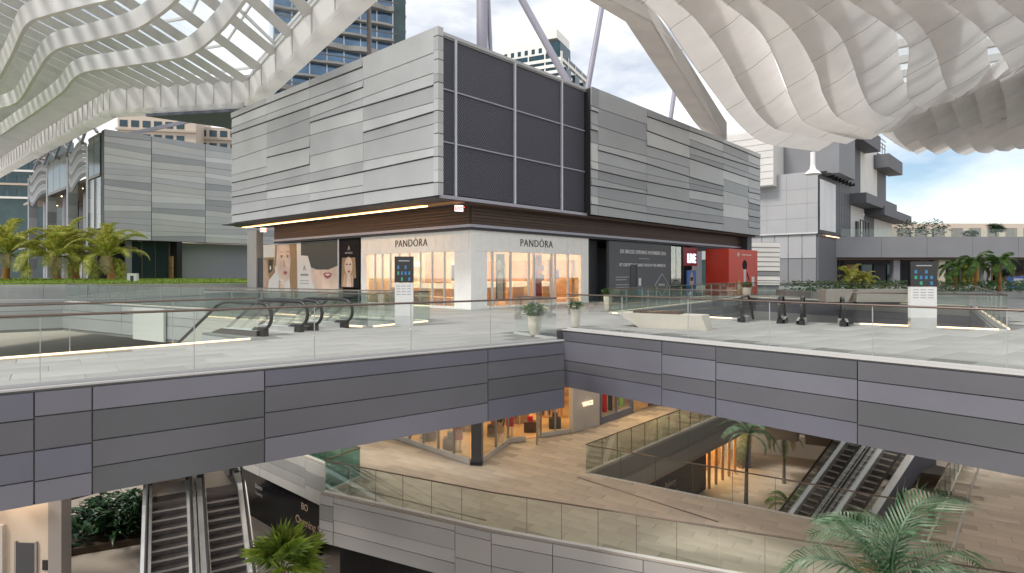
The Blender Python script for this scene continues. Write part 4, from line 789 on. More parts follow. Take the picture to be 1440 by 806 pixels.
# ------------------------------------------------------------------ left canopy
def canopy_left():
    t = thing('glass_canopy', 'white steel canopy of ribs and slats with stepped fascia, above the palm lawn', 'canopy')
    E = [P(0,246,16), P(54.6,215.6,16), P(155,163,16), P(352,152,16), P(513,0,16)]; E.append(E[-1] + (E[-1]-E[-2])*.25); E.insert(0, E[0]+(E[0]-E[1])*.6)
    ZF = 18.6
    segs = list(zip(E, E[1:]))
    for i,(a,b) in enumerate(segs):
        L = (b-a).length; n = max(1,int(L/(1.6 if i < 4 else 4.2))); d = (b-a)/n
        nn = Vector((d.y,-d.x,0)).normalized()      # towards the camera side
        for k in range(n):
            p, q = a+d*k+d*.012, a+d*(k+1)-d*.012
            MB().ruled([p+Vector((0,0,.38)),q+Vector((0,0,.38))],[Vector((p.x,p.y,ZF)),Vector((q.x,q.y,ZF))],.06,smooth=False).build('fascia_panel','fascia_milk',t)
            MB().bar(p+Vector((0,0,.38))+nn*.08,Vector((p.x,p.y,ZF))+nn*.08,.05,.12,nn).build('fascia_rib','slat_grey',t)
        MB().bar(a+Vector((0,0,.17)),b+Vector((0,0,.17)),1.1,.36).build('edge_flange','fascia_milk',t)
        MB().bar(Vector((a.x,a.y,ZF+.1)),Vector((b.x,b.y,ZF+.1)),.3,.25).build('edge_cap','slat_grey',t)
    ru = [P(205,163,15.6), P(352,155,15.6), P(338,186,15.6), P(316,179,15.6)]
    MB().prism([(p.x,p.y) for p in ru], 15.55, 15.8).build('roof_underside','slate_blue',t)
    # slats
    def yedge(x):
        for a,b in segs:
            if min(a.x,b.x) <= x <= max(a.x,b.x): return a.y+(b.y-a.y)*(x-a.x)/(b.x-a.x)
        return None
    x = -74.0; k = 0
    while x < -5.4:
        ye = yedge(x)
        if ye:
            a = Vector((x, ye-.1, ZF-.25)); b = Vector((x-.09*22, max(22.0, ye-30), ZF+.3))
            MB().bar(a, b, .70, .07, (-.55,0,1)).build('louvre_slat','slat_grey',t)
        x += 1.42 if x < -23 else 2.5; k += 1
    ribs = [[(5,190),(27,175),(49,161),(90,131),(115,106),(164,97),(246,85),(278,74),(314,44),(349,0),(380,-45)],
            [(-10,156),(27,145),(52,109),(79,74),(131,60),(191,44),(224,25),(254,0),(290,-40)],
            [(-15,140),(0,115),(22,76),(41,38),(68,25),(123,11),(166,0),(215,-30)],
            [(-30,260),(-5,222),(15,205),(40,180),(30,172),(5,190)]]
    for r_ in ribs[:3]:
        pts = catmull([P(x,y,15.9) for x,y in r_], 6); n = len(pts)
        # deep blade, leaning over with the bends
        up_ = [p + Vector((-.55,.35,1.15)) for p in pts]
        MB().ruled(pts, up_, .22).build('white_rib','rib_white',t)
    gl = MB(); xs = [-74+4*k for k in range(18)]
    for a_, b_ in zip(xs, xs[1:]):
        ya, yb = yedge(a_), yedge(b_)
        if ya and yb:
            for k in range(6):
                if ya-5*(k+1) < 18: continue
                gl = MB().add([(a_+.05,ya-5*k-.1,19.3),(b_-.05,yb-5*k-.1,19.3),(b_-.05,yb-5*(k+1)+.02,19.3),(a_+.05,ya-5*(k+1)+.02,19.3)],[(0,1,2,3)]); gl.build('roof_pane','glass_roof',t)
                MB().bar((a_,ya-5*k,19.25),(b_,yb-5*k,19.25),.12,.2).build('roof_purlin','slat_grey',t)
            MB().bar((a_,ya,19.2),(a_,max(18,ya-30),19.2),.12,.25).build('roof_beam','slat_grey',t)
    return settle(t)
canopy_left()
# ------------------------------------------------------------------ right canopy of curved ribbon fins
def canopy_right():
    t = thing('ribbon_canopy', 'white canopy of overlapping wavy ribbon fins above the deck on the right', 'canopy')
    fins = [[(880,-20),(897,0),(932,28),(960,70),(1003,130),(1030,165),(1060,193),(1090,205),(1150,213)],
            [(925,-20),(948,0),(985,35),(1020,85),(1045,130),(1070,165),(1095,183),(1150,195),(1190,203)],
            [(985,-22),(1014,0),(1068,44),(1093,90),(1117,150),(1138,176),(1195,194),(1225,196)],
            [(1036,-22),(1066,0),(1104,30),(1131,68),(1149,104),(1159,136),(1181,167),(1230,186),(1254,186)],
            [(1112,-5),(1140,11),(1178,46),(1197,85),(1211,126),(1227,154),(1249,164),(1271,165),(1300,158)],
            [(1160,-22),(1192,0),(1246,35),(1274,57),(1278,79),(1275,117),(1279,142),(1293,150),(1315,149),(1340,142)],
            [(1222,-20),(1252,0),(1293,35),(1315,71),(1326,109),(1337,132),(1350,138),(1372,128),(1400,112)],
            [(1296,-22),(1326,0),(1372,35),(1399,63),(1415,88),(1424,104),(1440,93),(1465,75)],
            [(1370,-20),(1397,0),(1440,33),(1475,62),(1500,90)],
            [(1440,-20),(1475,0),(1520,40)]]
    def fin(pts, z, wd, hh, nm='ribbon_fin', n=6, gaps=9):
        c = catmull([P(x,y,z) for x,y in pts], n); m = len(c)
        nv = []
        for i in range(m):
            d = (c[min(i+1,m-1)]-c[max(i-1,0)]); d.z = 0; d.normalize(); nv.append(Vector((d.y,-d.x,0)))
        for _ in range(6): nv = [(nv[max(i-1,0)]+nv[i]+nv[min(i+1,m-1)]).normalized() for i in range(m)]
        ref = Vector((.8,-.6,0))
        nv = [(v*.45+ref*.55).normalized() for v in nv]
        u = [p + v*wd + Vector((0,0,hh)) for p, v in zip(c, nv)]
        # each fin is a run of separate curved sheets, jointed
        k = 0; step = 7
        while k < m-1:
            e = min(m-1, k+step); 
            if m-1-e < 3: e = m-1
            A_ = [Vector(q) for q in c[k:e+1]]; B_ = [Vector(q) for q in u[k:e+1]]
            if e < m-1: MB().bar(c[e]+Vector((0,0,-.05)), (c[e]+u[e])/2+Vector((0,0,-.16)), .010, .03).build('fin_joint','slat_grey',t); MB().bar((c[e]+u[e])/2+Vector((0,0,-.16)), u[e]+Vector((0,0,-.03)), .010, .03).build('fin_joint','slat_grey',t)
            # cross section bows outward a little
            M_ = [(a+b)/2 + Vector((0,0,-.13)) for a,b in zip(A_,B_)]
            mb = MB(); n_ = len(A_); mb.add(A_+M_+B_, [(r*n_+i, r*n_+i+1, (r+1)*n_+i+1, (r+1)*n_+i) for r in (0,1) for i in range(n_-1)], True)
            mb.ruled(A_, [a+Vector((0,0,.10)) for a in A_], 0)
            mb.build(nm, 'fin_white', t); k = e
        return c
    for i, f in enumerate(fins): fin(f, 13.0, 2.0, 1.1)
    row2 = [[(1225,178),(1245,192),(1262,204),(1280,214)],[(1250,165),(1258,190),(1275,208),(1290,217)],[(1270,150),(1281,178),(1298,205),(1318,218)],[(1303,140),(1315,170),(1325,196),(1345,215),(1360,218)],[(1333,130),(1345,165),(1356,188),(1372,212),(1390,216)],[(1368,120),(1378,160),(1386,186),(1400,210),(1418,213)],[(1405,112),(1415,150),(1418,190),(1430,209),(1447,208)],[(1440,100),(1450,150),(1455,190),(1470,205),(1490,206)]]
    for f in row2: fin(f, 14.5, 4.6, 2.2, n=4)
    # edge beam and faceted outer lip
    inner = [P(x,y,13.1) for x,y in ((880,-22),(905,0),(925,22),(958,70),(1022,172),(1023,197))]
    mid = [P(x,y,12.7) for x,y in ((845,-22),(860,0),(918,31),(955,95),(1018,196),(1021,200))]
    outer = [P(x,y,12.9) for x,y in ((800,-22),(828,0),(880,31),(917,86),(975,170),(1005,205))]
    for i in range(5):
        MB().ruled(inner[i:i+2], mid[i:i+2], .08, smooth=False).build('edge_beam','white_steel',t); MB().ruled(mid[i:i+2], outer[i:i+2], .05, smooth=False).build('edge_facet','fin_white',t)
    # roof steel and glass above the fins
    o = Vector((4,20,0)); d = Vector((.62,.785,0)); s = Vector((.785,-.62,0))
    for k in range(15):
        a = o + d*(3.6*k) + s*2; b = a + s*34; a.z = b.z = 16.9
        MB().bar(a,b,.45,.5).build('roof_purlin','slat_grey',t)
    for k in range(9):
        a = o + s*(2+4.2*k); b = a + d*52; a.z = b.z = 17.4; MB().bar(a,b,.25,.4).build('roof_beam','slat_grey',t)
        if k < 8:
            for j in range(7):
                q = [a+s*.2+d*7.2*j, a+s*4.0+d*7.2*j, a+s*4.0+d*(7.2*j+7), a+s*.2+d*(7.2*j+7)]
                for p in q: p.z = 17.7
                MB().add(q,[(0,1,2,3)]).build('roof_pane','glass_roof',t)
    return settle(t)
canopy_right()
# mast under the canopy tip
t = thing('canopy_mast', 'white forked mast on the far mall roof under the ribbon canopy', 'post')
MB().tube([at(1143,242,82),at(1143,214,82)],.32,10).build('mast','white_steel',t); MB().lathe([(1.1,0),(.8,.35),(.4,.7),(.3,1.3)],14,(at(1143,242,82).x,82)).build('base_cone','white_steel',t).location.z = at(1143,242,82).z-.3; settle(t)
# ------------------------------------------------------------------ right background mall building
K = at(1150,400,85); KB = thing('far_mall', 'tiered grey mall building with banner and balconies at the right end', 'building', (K.x,K.y,0), BA)
hz = lambda py, Y=85: CAMZ + (HOR-py)*Y/FPX
# left (lighter) face: local +y direction, x = 0 plane looking -x
def kbox(n,m,*a): return MB().box(*a).build(n,m,KB)
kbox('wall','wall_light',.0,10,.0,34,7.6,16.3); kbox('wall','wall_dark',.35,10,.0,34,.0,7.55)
for i in range(12): kbox('wall_joint','strip3',-.012,.0,1.4+i*2.8,1.45+i*2.8,7.65,16.25)
for i in range(3): kbox('wall_joint','strip3',-.014,.0,.05,34,9.7+i*2.1,9.75+i*2.1)
for i in range(6): kbox('wall_joint','black',9.6+i*1.5,9.66+i*1.5,-.045,-.03,7.7,16.2)
for i in range(4): kbox('wall_joint','black',9.5,18,-.047,-.03,9.2+i*1.7,9.25+i*1.7)
kbox('parapet_trim','strip2',-.08,.0,.0,34,7.45,7.62)
for k in range(9): kbox('curtain_pane','teal_glass' if k>4 else 'wall_mid',.20,.34,.3+k*1.9,2.1+k*1.9,.2,3.9); kbox('curtain_panel','wall_light',.22,.34,.3+k*1.9,2.1+k*1.9,4.0,7.4)
kbox('white_box','wall_pale',-1.6,6,5.6,34,14.6,23)
for k in range(8): kbox('white_strip','wall_pale',-1.72,-1.6,5.5,34,14.7+k*1.02,15.62+k*1.02)
kbox('upper_wall','wall_mid',3,12,-2.0,30,16.2,23.5)
# right (darker) face: local +x, y = 0 plane looking -y
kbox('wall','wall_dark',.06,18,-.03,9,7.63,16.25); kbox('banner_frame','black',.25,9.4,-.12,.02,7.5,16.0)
for i in range(5): kbox('banner','hoard_white' if i%2==0 else 'kiosk_white',.5+i*1.6,2.08+i*1.6,-.2,-.12,8.0,15.2)
for i in range(9): kbox('lamp_bracket','black',.8+i*2,1.3+i*2,-.9,.0,15.9,16.3)
kbox('wall','wall_mid',.3,26,.3,9,4.6,7.38); kbox('light_slot','soffit_wood',1.5,20,-.25,.28,7.15,7.38); kbox('light_line','led_strip',3,19,-.35,-.26,7.2,7.3)
kbox('shop_back','wall_dark',.4,26,1.6,9,.0,4.6); kbox('shop_glass','cloth_red',2.5,8,1.5,1.58,.4,3.8)
for i in range(6): kbox('shopfront_post','steel_dark',1.2+i*3,1.5+i*3,.5,.9,.0,4.6); kbox('shop_poster',['red','hoard_white','slate_blue','red_dark','green_print','blue_print'][i],2.0+i*2.2,3.2+i*2.2,1.3,1.38,.6,3.4)
kbox('upper_wall','wall_mid',8,16,-.0,9,16.3,25); kbox('upper_wall','wall_dark',16,27,.5,9,14.5,25.5); kbox('eave','wall_dark',15.2,30,-2.0,.5,23.2,25.8)
kbox('upper_wall','wall_pale',27,40,.5,9,14.5,25.0); kbox('balcony','wall_dark',17.5,42,-2.4,.5,13.2,14.8); kbox('upper_wall','wall_dark',40,48,.5,9,14,25); kbox('eave','wall_dark',37,50,-2,.5,21.5,24)
kbox('balcony','wall_dark',30,56,-2.6,.5,12.1,13.6); kbox('lower_bay','wall_pale',18.5,28,.2,9,6.6,13.1); kbox('lower_bay','wall_dark',28,36,.2,9,6.6,12.1); kbox('lower_bay','wall_pale',36,52,.2,9,6.6,12.0)
for i in range(4): kbox('scaffold_post','black',19.3+i*1.9,19.45+i*1.9,-1.2,-1.05,6.6,10.6)
for z in (8.4,10.5): kbox('scaffold_rail','black',19.3,25.2,-1.2,-1.05,z,z+.15)
kbox('scaffold_door','charcoal',22.0,23.4,-.1,.18,6.6,10.6)
for i in range(14): kbox('roof_rail_post','steel_dark',16+i*2.4,16.12+i*2.4,.5,.62,25.5,29.0-.12*i)
for j in range(3): kbox('roof_rail','steel_dark',16,48,.5,.62,26.5+j*.8,26.62+j*.8)
for i in range(5): kbox('roof_unit',['hoard_white','wall_mid','wall_pale'][i%3],20+i*5.5,23+i*5.5,2,5,25.4,28.2-.2*i)
# long white slatted screen in front
ws = thing('slatted_screen', 'low white horizontal slatted screen box behind the red kiosk', 'wall', at(1033,400,66).to_2d().to_3d(), R(2))
for k in range(9): MB().hexa([(0,-.12,.55+k*.52),(5,-.12,.5+k*.52),(5,0,.5+k*.52),(0,0,.55+k*.52),(0,-.05,1.02+k*.52),(5,-.05,1.0+k*.52),(5,0,1.0+k*.52),(0,0,1.02+k*.52)]).build('slat','wall_pale' if k != 2 else 'wall_mid',ws)
MB().box(.05,4.95,.01,.4,.0,5.2).build('backing','wall_mid',ws)
# bridge terrace building on the far right
tb = thing('terrace_bridge', 'long grey concrete bridge beam with rooftop terrace on the right', 'bridge', (56, 92, 0))
zb1, zb2 = CAMZ + (HOR-362)*92/FPX, CAMZ + (HOR-333)*92/FPX
for k in range(9): MB().box(-6.5+k*7,.45+k*7,.0,8,zb1,zb2).build('beam_segment','wall_mid',tb)
MB().box(-6,57,.5,8,zb1-.4,zb1-.02).build('soffit','dark_wood',tb); MB().box(-6,57,7,7.5,.0,zb1-.4).build('back_wall','wall_dark',tb)
for k in range(8): MB().box(3+k*7,4+k*7,1,2,.0,zb1-.4).build('column','beige' if k%2 else 'wall_mid',tb)
for k in range(14): MB().box(-5.5+k*2.2,-3.6+k*2.2,6.6,6.9,.3,zb1-1.0).build('shopfront',['teal_glass','charcoal','store_warm','teal_glass','wall_dark'][k%5],tb)
for k in range(12): MB().box(-5.6+k*4.4,-1.3+k*4.4,.1,.14,zb2,zb2+1.2).build('glass_pane','glass_green',tb)
MB().box(16,19,4,4.4,.2,3.2).build('yellow_panel','yellow',tb)
for k in range(14): MB().box(21+k*.55,21.5+k*.55,3,6,.0,.25+k*.2).build('stair_step','beige',tb)
for k,(x0_,x1_) in enumerate(((7.5,10.5),(12.5,15.0))): MB().bar((x0_,1.5,.3),(x1_,5,zb1-.3),1.0,.35).build('white_stair_flank','wall_pale',tb)
ab = thing('beige_building', 'low beige building with regular windows beyond the rooftop terrace', 'building', (70,130,0))
MB().box(0,60,0,12,-2,zb2+5.2).build('wall','poster_cream',ab)
for k in range(15): MB().box(1.5+k*3.9,4+k*3.9,-.06,.0,zb2+2.2,zb2+4.2).build('window','beam_taupe',ab)
def bush(name, label, loc, r, n, size, mname, cat='shrub', group=None, seed=1):
    t = thing(name, label, cat, loc, 0, group); leaf_cloud(n,(0,0,r[2]),r,size,seed).build('foliage',mname,t); MB().tube([(0,0,-.05),(0,0,r[2])],[.08*r[0],.05*r[0]],6).build('stem','trunk_grey',t); return t
for k,(px,r) in enumerate(((1280,2.0),(1312,2.2),(1365,.9))): 
    p = at(px,335,94); bush('terrace_shrub',['leafy shrub on the rooftop terrace next to the balconies','wide leafy shrub in the middle of the rooftop terrace','small lone potted shrub on the rooftop terrace'][k],(p.x,p.y,zb2),(r,r,.9*r*.7),220,.6,'leaf_dark',group='rooftop terrace shrubs',seed=k)
def broadleaf(label, base, h, r, mname, seed, group=None, tr='trunk'):
    t = thing('leafy_tree', label, 'tree', base, 0, group); rnd = random.Random(seed); MB().tube([(0,0,-.05),(.05,0,h*.4),(0,.05,h*.65)],[.14,.1,.07],8).build('trunk',tr,t); mb = MB()
    for k in range(9):
        a = rnd.uniform(0,6.28); q = Vector((math.cos(a)*r*rnd.uniform(.2,.75),math.sin(a)*r*rnd.uniform(.2,.75),h*rnd.uniform(.5,.92))); mb2 = leaf_cloud(110,q,(r*.42,r*.42,r*.38),.42,seed*20+k); mb.add(mb2.v,mb2.f)
        MB().tube([(0,.03,h*.5),q*.9],[.05,.02],5).build('limb',tr,t)
    mb.build('crown',mname,t); return t
p = at(1400,333,98); broadleaf('round dark tree growing on the rooftop terrace', (p.x,p.y,zb2), 2.4, 1.2, 'leaf_dark', 4)
# raised planting on the right
hb = thing('hedge_bed', 'long low hedge bed with dark green ground plants behind the right opening', 'hedge', (34,44,0))
MB().box(-12.5,22,-1.0,5,.0,.45).build('planter_kerb','concrete',hb); tag(leaf_cloud(5200,(4.7,2.0,.75),(17,2.9,.38),.34,9,.5,True).build('hedge_leaves','leaf_mid',hb), kind='stuff')
for k,(px,py,Y,h,r_,lab) in enumerate(((1197,396,48,2.6,1.5,'bright green young tree with orange trunk in the hedge bed'),(1217,396,47,1.9,1.1,'smaller bright green tree leaning beside its taller neighbour'),)):
    p = at(px,py,Y); palm('young_palm', lab, (p.x,p.y,.4), h*.35, r_*1.0, .42, 16, 'frond_green' if k==2 else 'frond_lime', 'trunk_orange', .14, (0,0), 'bright young palms', 30+k, .9, 1.0, 16, .11, 85, -10)
for k,(px,py,Y,h,lab) in enumerate(((1344,398,46,2.2,'dark palm with orange trunk in the hedge bed beside the yellow panel'),(1372,400,45,2.6,'full dark green palm between two others in the hedge bed'),(1406,402,44,2.7,'tall slim palm in the hedge bed closest to the blue bin'))):
    p = at(px,py,Y); palm('hedge_palm', lab, (p.x,p.y,.4), h*.78, 1.5, .45, 15, 'frond_green', 'trunk_orange', .11, (0,0), 'dark palms in the hedge bed', 40+k, .95, .9, 18, .1, 75, -30)
t = thing('blue_bin', 'small blue bin panel beyond the hedge palms', 'bin', at(1428,402,52).to_2d().to_3d()); MB().box(-.5,.5,-.3,.3,0,1.5).build('body','blue_print',t); MB().box(-.4,.4,-.32,-.3,.8,1.35).build('label','hoard_white',t)
# stone benches behind the opening
for px, w_, lab in ((1250,4.2,'pale stone bench seat behind the right escalators'),(1175,1.6,'short pale stone seat end beside the escalator newels')):
    p = at(px,421,35); t = thing('planter_bench', lab, 'bench', (p.x,p.y,0)); MB().hexa([(-w_/2,-.4,.12),(w_/2-.3,-.4,.12),(w_/2-.3,.4,.12),(-w_/2,.4,.12),(-w_/2,-.5,.85),(w_/2,-.5,.85),(w_/2,.5,.85),(-w_/2,.5,.85)]).build('seat','bench_stone',t); MB().box(-w_/2+.2,w_/2-.5,-.3,.3,0,.12).build('plinth','charcoal',t)
# ------------------------------------------------------------------ planters, bench, directories on the deck
def pot(label, p, h, r, seed, bushr=.32):
    t = thing('planter_pot', label, 'planter', (p[0],p[1],.02), 0, 'leafy pots on the deck'); MB().lathe([(0,0),(r*.62,0),(r*.70,.03),(r*.9,h*.5),(r,h*.93),(r,h),(r*.86,h),(r*.84,h-.06),(0,h-.06)],24).build('pot','pot',t)
    MB().lathe([(0,h-.05),(r*.83,h-.05),(r*.83,h-.058)],16).build('soil','soil',t); leaf_cloud(420,(0,0,h+bushr*.45),(bushr,bushr,bushr*.62),.12,seed,.6).build('foliage','leaf_mid',t)
    return t
pot('larger tapered cream pot with a leafy bush behind the bridge corner railing', P(752,473,0), .56, .2, 1, .33)
pot('tapered cream pot with small bush at the slot between the two bridges', P(809.5,461,0), .60, .17, 2, .22)
pot('cream pot with green plant at the start of the grey opening hoarding', P(855,437,0), .74, .22, 3, .26)
pot('dark green planted pot far off near the red kiosk', P(1050,419.5,0), .75, .32, 4, .4)
bn = thing('stone_bench', 'angular pale stone bench with dark seat slats behind the right glass railing', 'bench', P(934,462,0).to_2d().to_3d()+Vector((0,0,.02)), math.atan2(dR.y,dR.x)+R(14))
MB().hexa([(-.75,-.28,0),(1.45,-.28,0),(1.45,.34,0),(-.75,.34,0),(-1.5,-.36,.46),(1.3,-.36,.46),(1.3,.42,.46),(-1.5,.42,.46)]).build('seat_block','bench_stone',bn)
for k in range(4): MB().box(-.95,.55,-.26+k*.14,-.15+k*.14,.462,.535).build('seat_slat','dark_wood',bn)
def directory(label, p, rz, wd, h):
    t = thing('directory_totem', label, 'kiosk', (p[0],p[1],.02), rz, 'touch screen directories'); d = .16
    MB().box(-wd/2,wd/2,-d/2,d/2,0,.32).build('base','steel',t); MB().box(-wd/2,wd/2,-d/2-.004,d/2+.004,.322,h*.62).build('panel','kiosk_white',t); MB().box(-wd/2-.01,wd/2+.01,-d/2-.01,d/2+.01,h*.625,h).build('screen_case','black_gloss',t)
    for i in range(4):
        for j in range(3):
            if (i*2+j*3) % 4 == 0: continue
            MB().box(-wd*.36+i*wd*.2,-wd*.26+i*wd*.2,-d/2-.014,-d/2-.0105,h*.65+j*h*.085,h*.70+j*h*.085).build('screen_tile',['screen_blue','screen_green','screen_blue','sign_violet' if j==0 and i==2 else 'screen_blue'][(i+j)%4],t)
    MB().box(-wd*.3,wd*.3,-d/2-.014,-d/2-.0105,h*.93,h*.945).build('screen_title','text_grey',t)
    for i in range(3):
        for j in range(4): MB().box(-wd*.42+i*wd*.29,-wd*.42+i*wd*.29+wd*.22,-d/2-.008,-d/2-.0045,h*.45+j*h*.04,h*.462+j*h*.04).build('print_line','text_grey',t)
    return t
directory('touch screen directory totem standing in front of the jewellery store window', P(568.5,459,0), R(4), .60, 2.3)
directory('wider touch screen directory totem beside the right hand opening', P(1297,462,0), R(-6), .78, 2.12)
# ------------------------------------------------------------------ towers behind
def tower(name, label, loc, rz, w_, d_, h, fl, slab, glass_, slabm, z0=-10, bays=8, seed=1, recess=.6):
    t = thing(name, label, 'building', (loc[0],loc[1],z0), rz); MB().box(recess,w_-recess,recess,d_-recess,0,h-.1).build('glass_core',glass_,t); n = int(h/fl)
    for k in range(n): MB().box(0,w_,0,d_,k*fl,k*fl+slab).build('floor_slab',slabm,t)
    for k in range(bays+1):
        if k % 2 == 0: MB().box(w_*k/bays-.35,w_*k/bays+.35,.15,.55,0,h).build('fin',slabm,t)
    for k in range(5): MB().box(-.0+.15,.55,d_*k/4-.35,d_*k/4+.35,0,h).build('fin',slabm,t); MB().box(w_-.55,w_-.15,d_*k/4-.35,d_*k/4+.35,0,h).build('fin',slabm,t)
    return t
tw = tower('white_tower', 'white high-rise with teal window bands behind the roof struts', (-9,347), R(-25), 40, 48, 134, 3.4, 1.7, 'tower_glass', 'tower_white', bays=8)
MB().box(2,30,2,30,134,143).build('crown_wall','tower_white',tw); MB().box(22,36,3,24,143,148).build('penthouse','tower_white',tw); MB().box(30.1,38,3,20,134,141).build('glass_box','tower_glass',tw)
for k in range(6): MB().box(4+k*4.3,6+k*4.3,1.9,1.995,135.5,138.2).build('crown_window','tower_glass',tw)
for k in range(3): MB().box(40.0,41.6,3+k*15,11+k*15,60,126).build('balcony_stack','tower_glass',tw)
bt = thing('glass_tower', 'blue glass high-rise with curved balcony bands behind the left canopy', 'building', (*at(385,200,118).to_2d(), -10), R(24))
BW = 23.6
MB().box(0,BW,.8,24,0,84).build('glass_core','tower_blue',bt)
for k in range(26):
    z = k*3.2; us = [BW*i/40 for i in range(41)]; wv = 1.0 if k % 3 else 1.7
    A_ = [(u,-.2-wv*.5*abs(math.sin(u*.42+k*.9)),z) for u in us]; B_ = [(u,y,z+ (1.0 if k%3==0 else .45)) for (u,y,_) in A_]
    mb = MB(); mb.ruled(A_,B_,0); mb.add([*B_]+[(u,.8,z+(1.0 if k%3==0 else .45)) for u in us],[(i,i+1,42+i-1+1-1+0,41+i) for i in range(40)]); mb.add([*A_]+[(u,.8,z) for u in us],[(i,41+i,42+i,i+1) for i in range(40)]); mb.build('balcony_band','tower_band',bt)
    if k % 2: MB().box(-.6,BW+.6,-1.3,-1.1,z+1.3,z+1.5).build('balcony_rail','steel_dark',bt)
for k in range(8): MB().box(BW*k/7-.12,BW*k/7+.12,.55,.8,0,84).build('mullion','mullion',bt)
MB().box(BW,BW+3,1.5,20,0,82).build('side_bay','teal_glass',bt)
for k in range(26): MB().box(BW+3.0,BW+3.2,1.6,3.5,k*3.2,k*3.2+.5).build('side_slab','tower_white',bt)
for i,(px,Y,w_,h,lab) in enumerate(((165,150,18,53,'beige apartment block seen under the canopy beam behind the mall wing'),(262,160,16,51,'pale apartment block with grid windows behind the striped wing'),(880,170,11,48,'small pale roof structure peeking above the block parapet'),(-25,150,14,48,'glass apartment block at the far left under the canopy'))):
    p = at(px,300,Y); t = thing('apartment_block', lab, 'building', (p.x,p.y,-10), R(12)); MB().box(0,w_,0,14,0,h).build('wall',['poster_cream','poster_cream','tower_white','teal_glass'][i],t)
    for r_ in range(int(h/3.4)-5,int(h/3.4)):
        for c_ in range(int(w_/2.6)): MB().box(.5+c_*2.6,2.3+c_*2.6,-.08,.0,r_*3.4+.9,r_*3.4+2.6).build('window','tower_glass',t)
        MB().box(-.3,w_+.3,-.6,-.09,r_*3.4,r_*3.4+.5).build('balcony','tower_white' if r_%2 else 'beige',t)
# ------------------------------------------------------------------ terrace-level shops
sh = thing('clothing_shop', 'warm lit clothing shop with mannequins behind angled glass on the terrace', 'shop')
S = [P(540,612,Z1).to_2d(), Vector((-1.72,25.0)), Vector((-1.25,25.25)), Vector((-.17,28.2)), Vector((.64,28.6)), Vector((1.4,29.2)), Vector((2.86,30.0)), Vector((4.5,31.6))]
ZC = -FD - .02
def glaz(a, b, n, nm='shop'):
    d = (b-a)/n; 
    for k in range(n):
        p = a+d*k+d.normalized()*.05; q = a+d*(k+1)-d.normalized()*.05
        MB().bar((*p,(Z1+.25+ZC)/2),(*q,(Z1+.25+ZC)/2),.015,ZC-Z1-.25).build('window_pane','shop_glass',sh); MB().bar((*(a+d*k),Z1+.02),(*(a+d*k),ZC),.09,.09,(0,1,0)).build('mullion','beam_taupe',sh)
    MB().bar((*a,Z1+.135),(*b,Z1+.135),.12,.22).build('sill','stone_pale',sh)
glaz(S[0],S[1],6); glaz(S[2],S[3],2); glaz(S[3],S[4],1); glaz(S[5],S[6],2)
MB().bar((*Vector((-1.48,25.12)),Z1+.02),(*Vector((-1.48,25.12)),ZC),.42,.42,(0,1,0)).build('corner_pillar','charcoal',sh); MB().bar((*Vector((-1.48,25.12)),Z1+.02),(*Vector((-1.48,25.12)),Z1+.14),.5,.5,(0,1,0)).build('pillar_base','black',sh)
dr_ = Vector((1.15,27.75)); MB().bar((*S[5],(Z1+.05+ZC)/2-.4),(*dr_,(Z1+.05+ZC)/2-.4),.04,ZC-Z1-1.0).build('door','shop_glass',sh); MB().bar((*dr_,Z1+.05),(*dr_,ZC-.8),.07,.07,(0,1,0)).build('door_edge','beam_taupe',sh)
fl = [S[0],S[1],S[3],S[5],S[6],Vector((4.3,31.7)),Vector((4,38)),Vector((-12,38))]
MB().prism([Vector((p.x,p.y+.15)) for p in fl], Z1+.002, Z1+.03).build('floor','interior_floor',sh); MB().prism([Vector((p.x,p.y+.15)) for p in fl], ZC-.25, ZC-.2).build('ceiling','interior_cream',sh)
MB().bar((-12,38,-4.1),(4,38,-4.1),.2,4.2).build('back_wall','interior_cream',sh); MB().bar((4.2,32,-4.1),(4,38,-4.1),.2,4.2).build('side_wall','interior_cream',sh)
for x,y in ((-3,29),(-5.5,31),(-.5,31),(2,32.5),(0,34),(-3,34)): MB().box(x-.9,x+.9,y-.4,y+.4,ZC-.31,ZC-.255).build('ceiling_lamp','lamp_shop',sh)
for x,y in ((-2.2,30.5),(0.3,32),(2.2,33.3),(-4.5,33)): MB().box(x-.6,x+.6,y-.3,y+.3,Z1+.03,Z1+.9).build('display_table',random.choice(['store_warm','cloth_tan']),sh)
for x,y in ((-.3,31),(1.8,31.6),(-3.6,31.5)):
    MB().tube([(x-.7,y,Z1+.03),(x-.7,y,Z1+1.5),(x+.7,y,Z1+1.5),(x+.7,y,Z1+.03)],.02,6).build('clothes_rail','steel',sh)
    for k in range(7): MB().box(x-.55+k*.17,x-.48+k*.17,y-.22,y+.22,Z1+.55,Z1+1.46).build('garment',random.choice(['cloth_dark','cloth_tan','cloth_red','hoard_white']),sh)
for k in range(9):
    x = -9.5+k*1.5; MB().box(x,x+1.1,37.3,37.8,Z1+.05,Z1+2.9).build('shelf_unit','dark_wood' if k%2 else 'store_warm',sh)
    for j in range(4): MB().box(x+.1,x+1.0,37.15,37.28,Z1+.4+j*.62,Z1+.75+j*.62).build('folded_clothes',random.choice(['cloth_dark','cloth_tan','hoard_white','cloth_red']),sh)
for x,y in ((-2.8,27.2),(-3.9,28.6),(.9,30.2),(2.2,30.9),(-.9,29.4)): MB().box(x-.3,x+.3,y-.25,y+.25,Z1+.03,Z1+.55).build('plinth',random.choice(['cloth_dark','cloth_tan','dark_wood']),sh); MB().box(x-.12,x+.14,y-.1,y+.1,Z1+.55,Z1+.8).build('handbag',random.choice(['cloth_dark','cloth_red','cloth_tan']),sh)
settle(sh)
